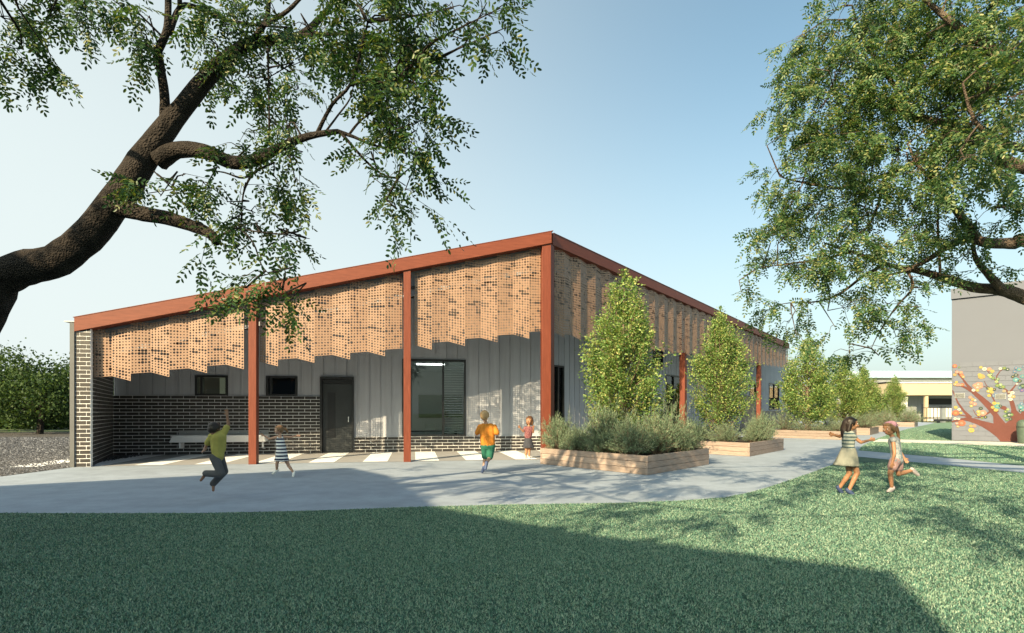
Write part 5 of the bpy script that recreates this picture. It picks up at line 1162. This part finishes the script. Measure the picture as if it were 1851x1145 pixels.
# 5. girl with long dark hair, arms out
d = 8.0; j = mk(1470, 720, 6.026, d)
jt = dict(neck=j(400, 350), chest=j(385, 400), waist=j(380, 510), pelvis=j(385, 590), shL=j(352, 385, .08), shR=j(425, 410, -.07), elL=j(285, 418, .10), haL=j(222, 398, .08), elR=j(520, 482, -.10), haR=j(615, 458, -.06),
          hipL=j(375, 620, .05), hipR=j(415, 620, -.04), knL=j(395, 820, .03), anL=j(280, 985, .12), toL=j(315, 1035, .11), knR=j(478, 815, -.05), anR=j(385, 1010, -.02), toR=j(430, 1045, -.04))
g = gr(350 / 6.026 + 1470, 895)
p5, hp = person(g, "girl with long dark hair in striped top and grey skirt, arms stretched out", jt, sk_t, M("blue_canvas", (.03, .05, .12), .6, .1), (j(418, 282), Vector((.9, -.35, -.05)), Vector((.05, 0, 1)), .175),
                (h_dark, 'long', [[(0, -.35, .1, .34), (-.05, -.5, -.4, .30), (0, -.5, -.9, .25), (.1, -.4, -1.3, .16), (.15, -.3, -1.6, .08)], [(.3, -.15, 0, .18), (.3, -.25, -.6, .18), (.25, -.2, -1.1, .10)], [(-.3, -.15, 0, .18), (-.32, -.3, -.5, .16)]]), 1.0)
S = MB(); limbs(S, jt, [('chest', .078, 'waist', .068), ('waist', .068, 'pelvis', .07), ('shL', .04, 'shR', .04), ('shL', .04, 'elL', .036, .25), ('shR', .04, 'elR', .036, .25)])
for q in (-1, 1): sx = (jt['shR'] - jt['shL']) * .24 * q; capsule(S, jt['chest'] + sx, .070, jt['waist'] + sx * .8, .066); capsule(S, jt['waist'] + sx * .8, .066, jt['pelvis'] + sx * .7, .064)
limbs(S, jt, [('chest', .062, 'shL', .045), ('chest', .062, 'shR', .045)]); blob("top", S, stripes("teal_stripes", (.33, .35, .31), (.06, .10, .11), .05, .6), p5, .008, 3)
loft("skirt", [(j(382, 535), .088, .085), (j(382, 590), .112, .105), (j(372, 660), .142, .125), (j(355, 740), .175, .14, -.012)], M("sage_grey_skirt", (.20, .205, .175), .85, .1, 12), p5, wave=(.09, 8))

# 6. running girl with cap
d = 8.28; j = mk(1470, 720, 6.026, d)
jt = dict(neck=j(860, 415), chest=j(880, 470), waist=j(905, 590), pelvis=j(910, 670), shL=j(868, 455, -.09), shR=j(888, 450, .09), elL=j(885, 600, -.13), haL=j(862, 700, -.12), elR=j(945, 580, .14), haR=j(990, 650, .10),
          hipL=j(890, 690, -.05), hipR=j(920, 690, .05), knL=j(838, 815, -.05), anL=j(858, 985, -.04), toL=j(815, 1022, -.05), knR=j(930, 825, .05), anR=j(1085, 785, .07), toR=j(1140, 835, .07))
g = gr(840 / 6.026 + 1470, 890.5)
p6, hp = person(g, "girl in pale top running left with one leg kicked back, pink cap on ponytail", jt, sk_t, M("white_pink_shoe", (.48, .41, .41), .6, .08), (j(828, 335), Vector((-.95, -.25, -.12)), Vector((-.08, 0, 1)), .185),
                (h_lb, 'tail', [[(0, -.42, .2, .2), (0, -.72, .02, .16), (0, -.82, -.35, .14), (0, -.85, -.75, .10), (0, -.95, -1.05, .04)]]), 1.0)
S = MB(); limbs(S, jt, [('chest', .08, 'waist', .072), ('waist', .072, 'pelvis', .085), ('shL', .042, 'shR', .042), ('hipL', .075, 'hipR', .075), ('chest', .062, 'shL', .046), ('chest', .062, 'shR', .046)])
for q in (-1, 1): sx = (jt['shR'] - jt['shL']) * .24 * q; capsule(S, jt['chest'] + sx, .072, jt['waist'] + sx * .8, .068); capsule(S, jt['waist'] + sx * .8, .068, jt['pelvis'] + sx * .7, .072)
blob("top", S, speckle("pale_print", (.28, .30, .31), (.12, .16, .19), 40), p6, .008, 3)
T = MB(); limbs(T, jt, [('hipL', .075, 'hipR', .075), ('hipL', .075, 'knL', .06, .5), ('hipR', .075, 'knR', .06, .5)]); blob("shorts", T, M("pink_shorts", (.30, .19, .19), .85, .1, 12), p6, .008, 3)
cp = MB(); hs = .185; hcx = j(828, 335)
rtc = Vector((-.95, -.25, -.12)).normalized(); upc = Vector((-.08, 0, 1)); r_ = rtc.cross(upc).normalized(); upc = r_.cross(rtc).normalized(); rotc = Matrix((r_, rtc, upc)).transposed()
cp.ell(hp(0, -.18, .30), (hs * .50, hs * .46, hs * .34), rotc); cp.ell(hp(0, -.62, .22), (hs * .36, hs * .34, hs * .05), rotc)
blob("cap", cp, M("pink_cap", (.42, .22, .28), .8, .1, 10), p6, .006, 2)
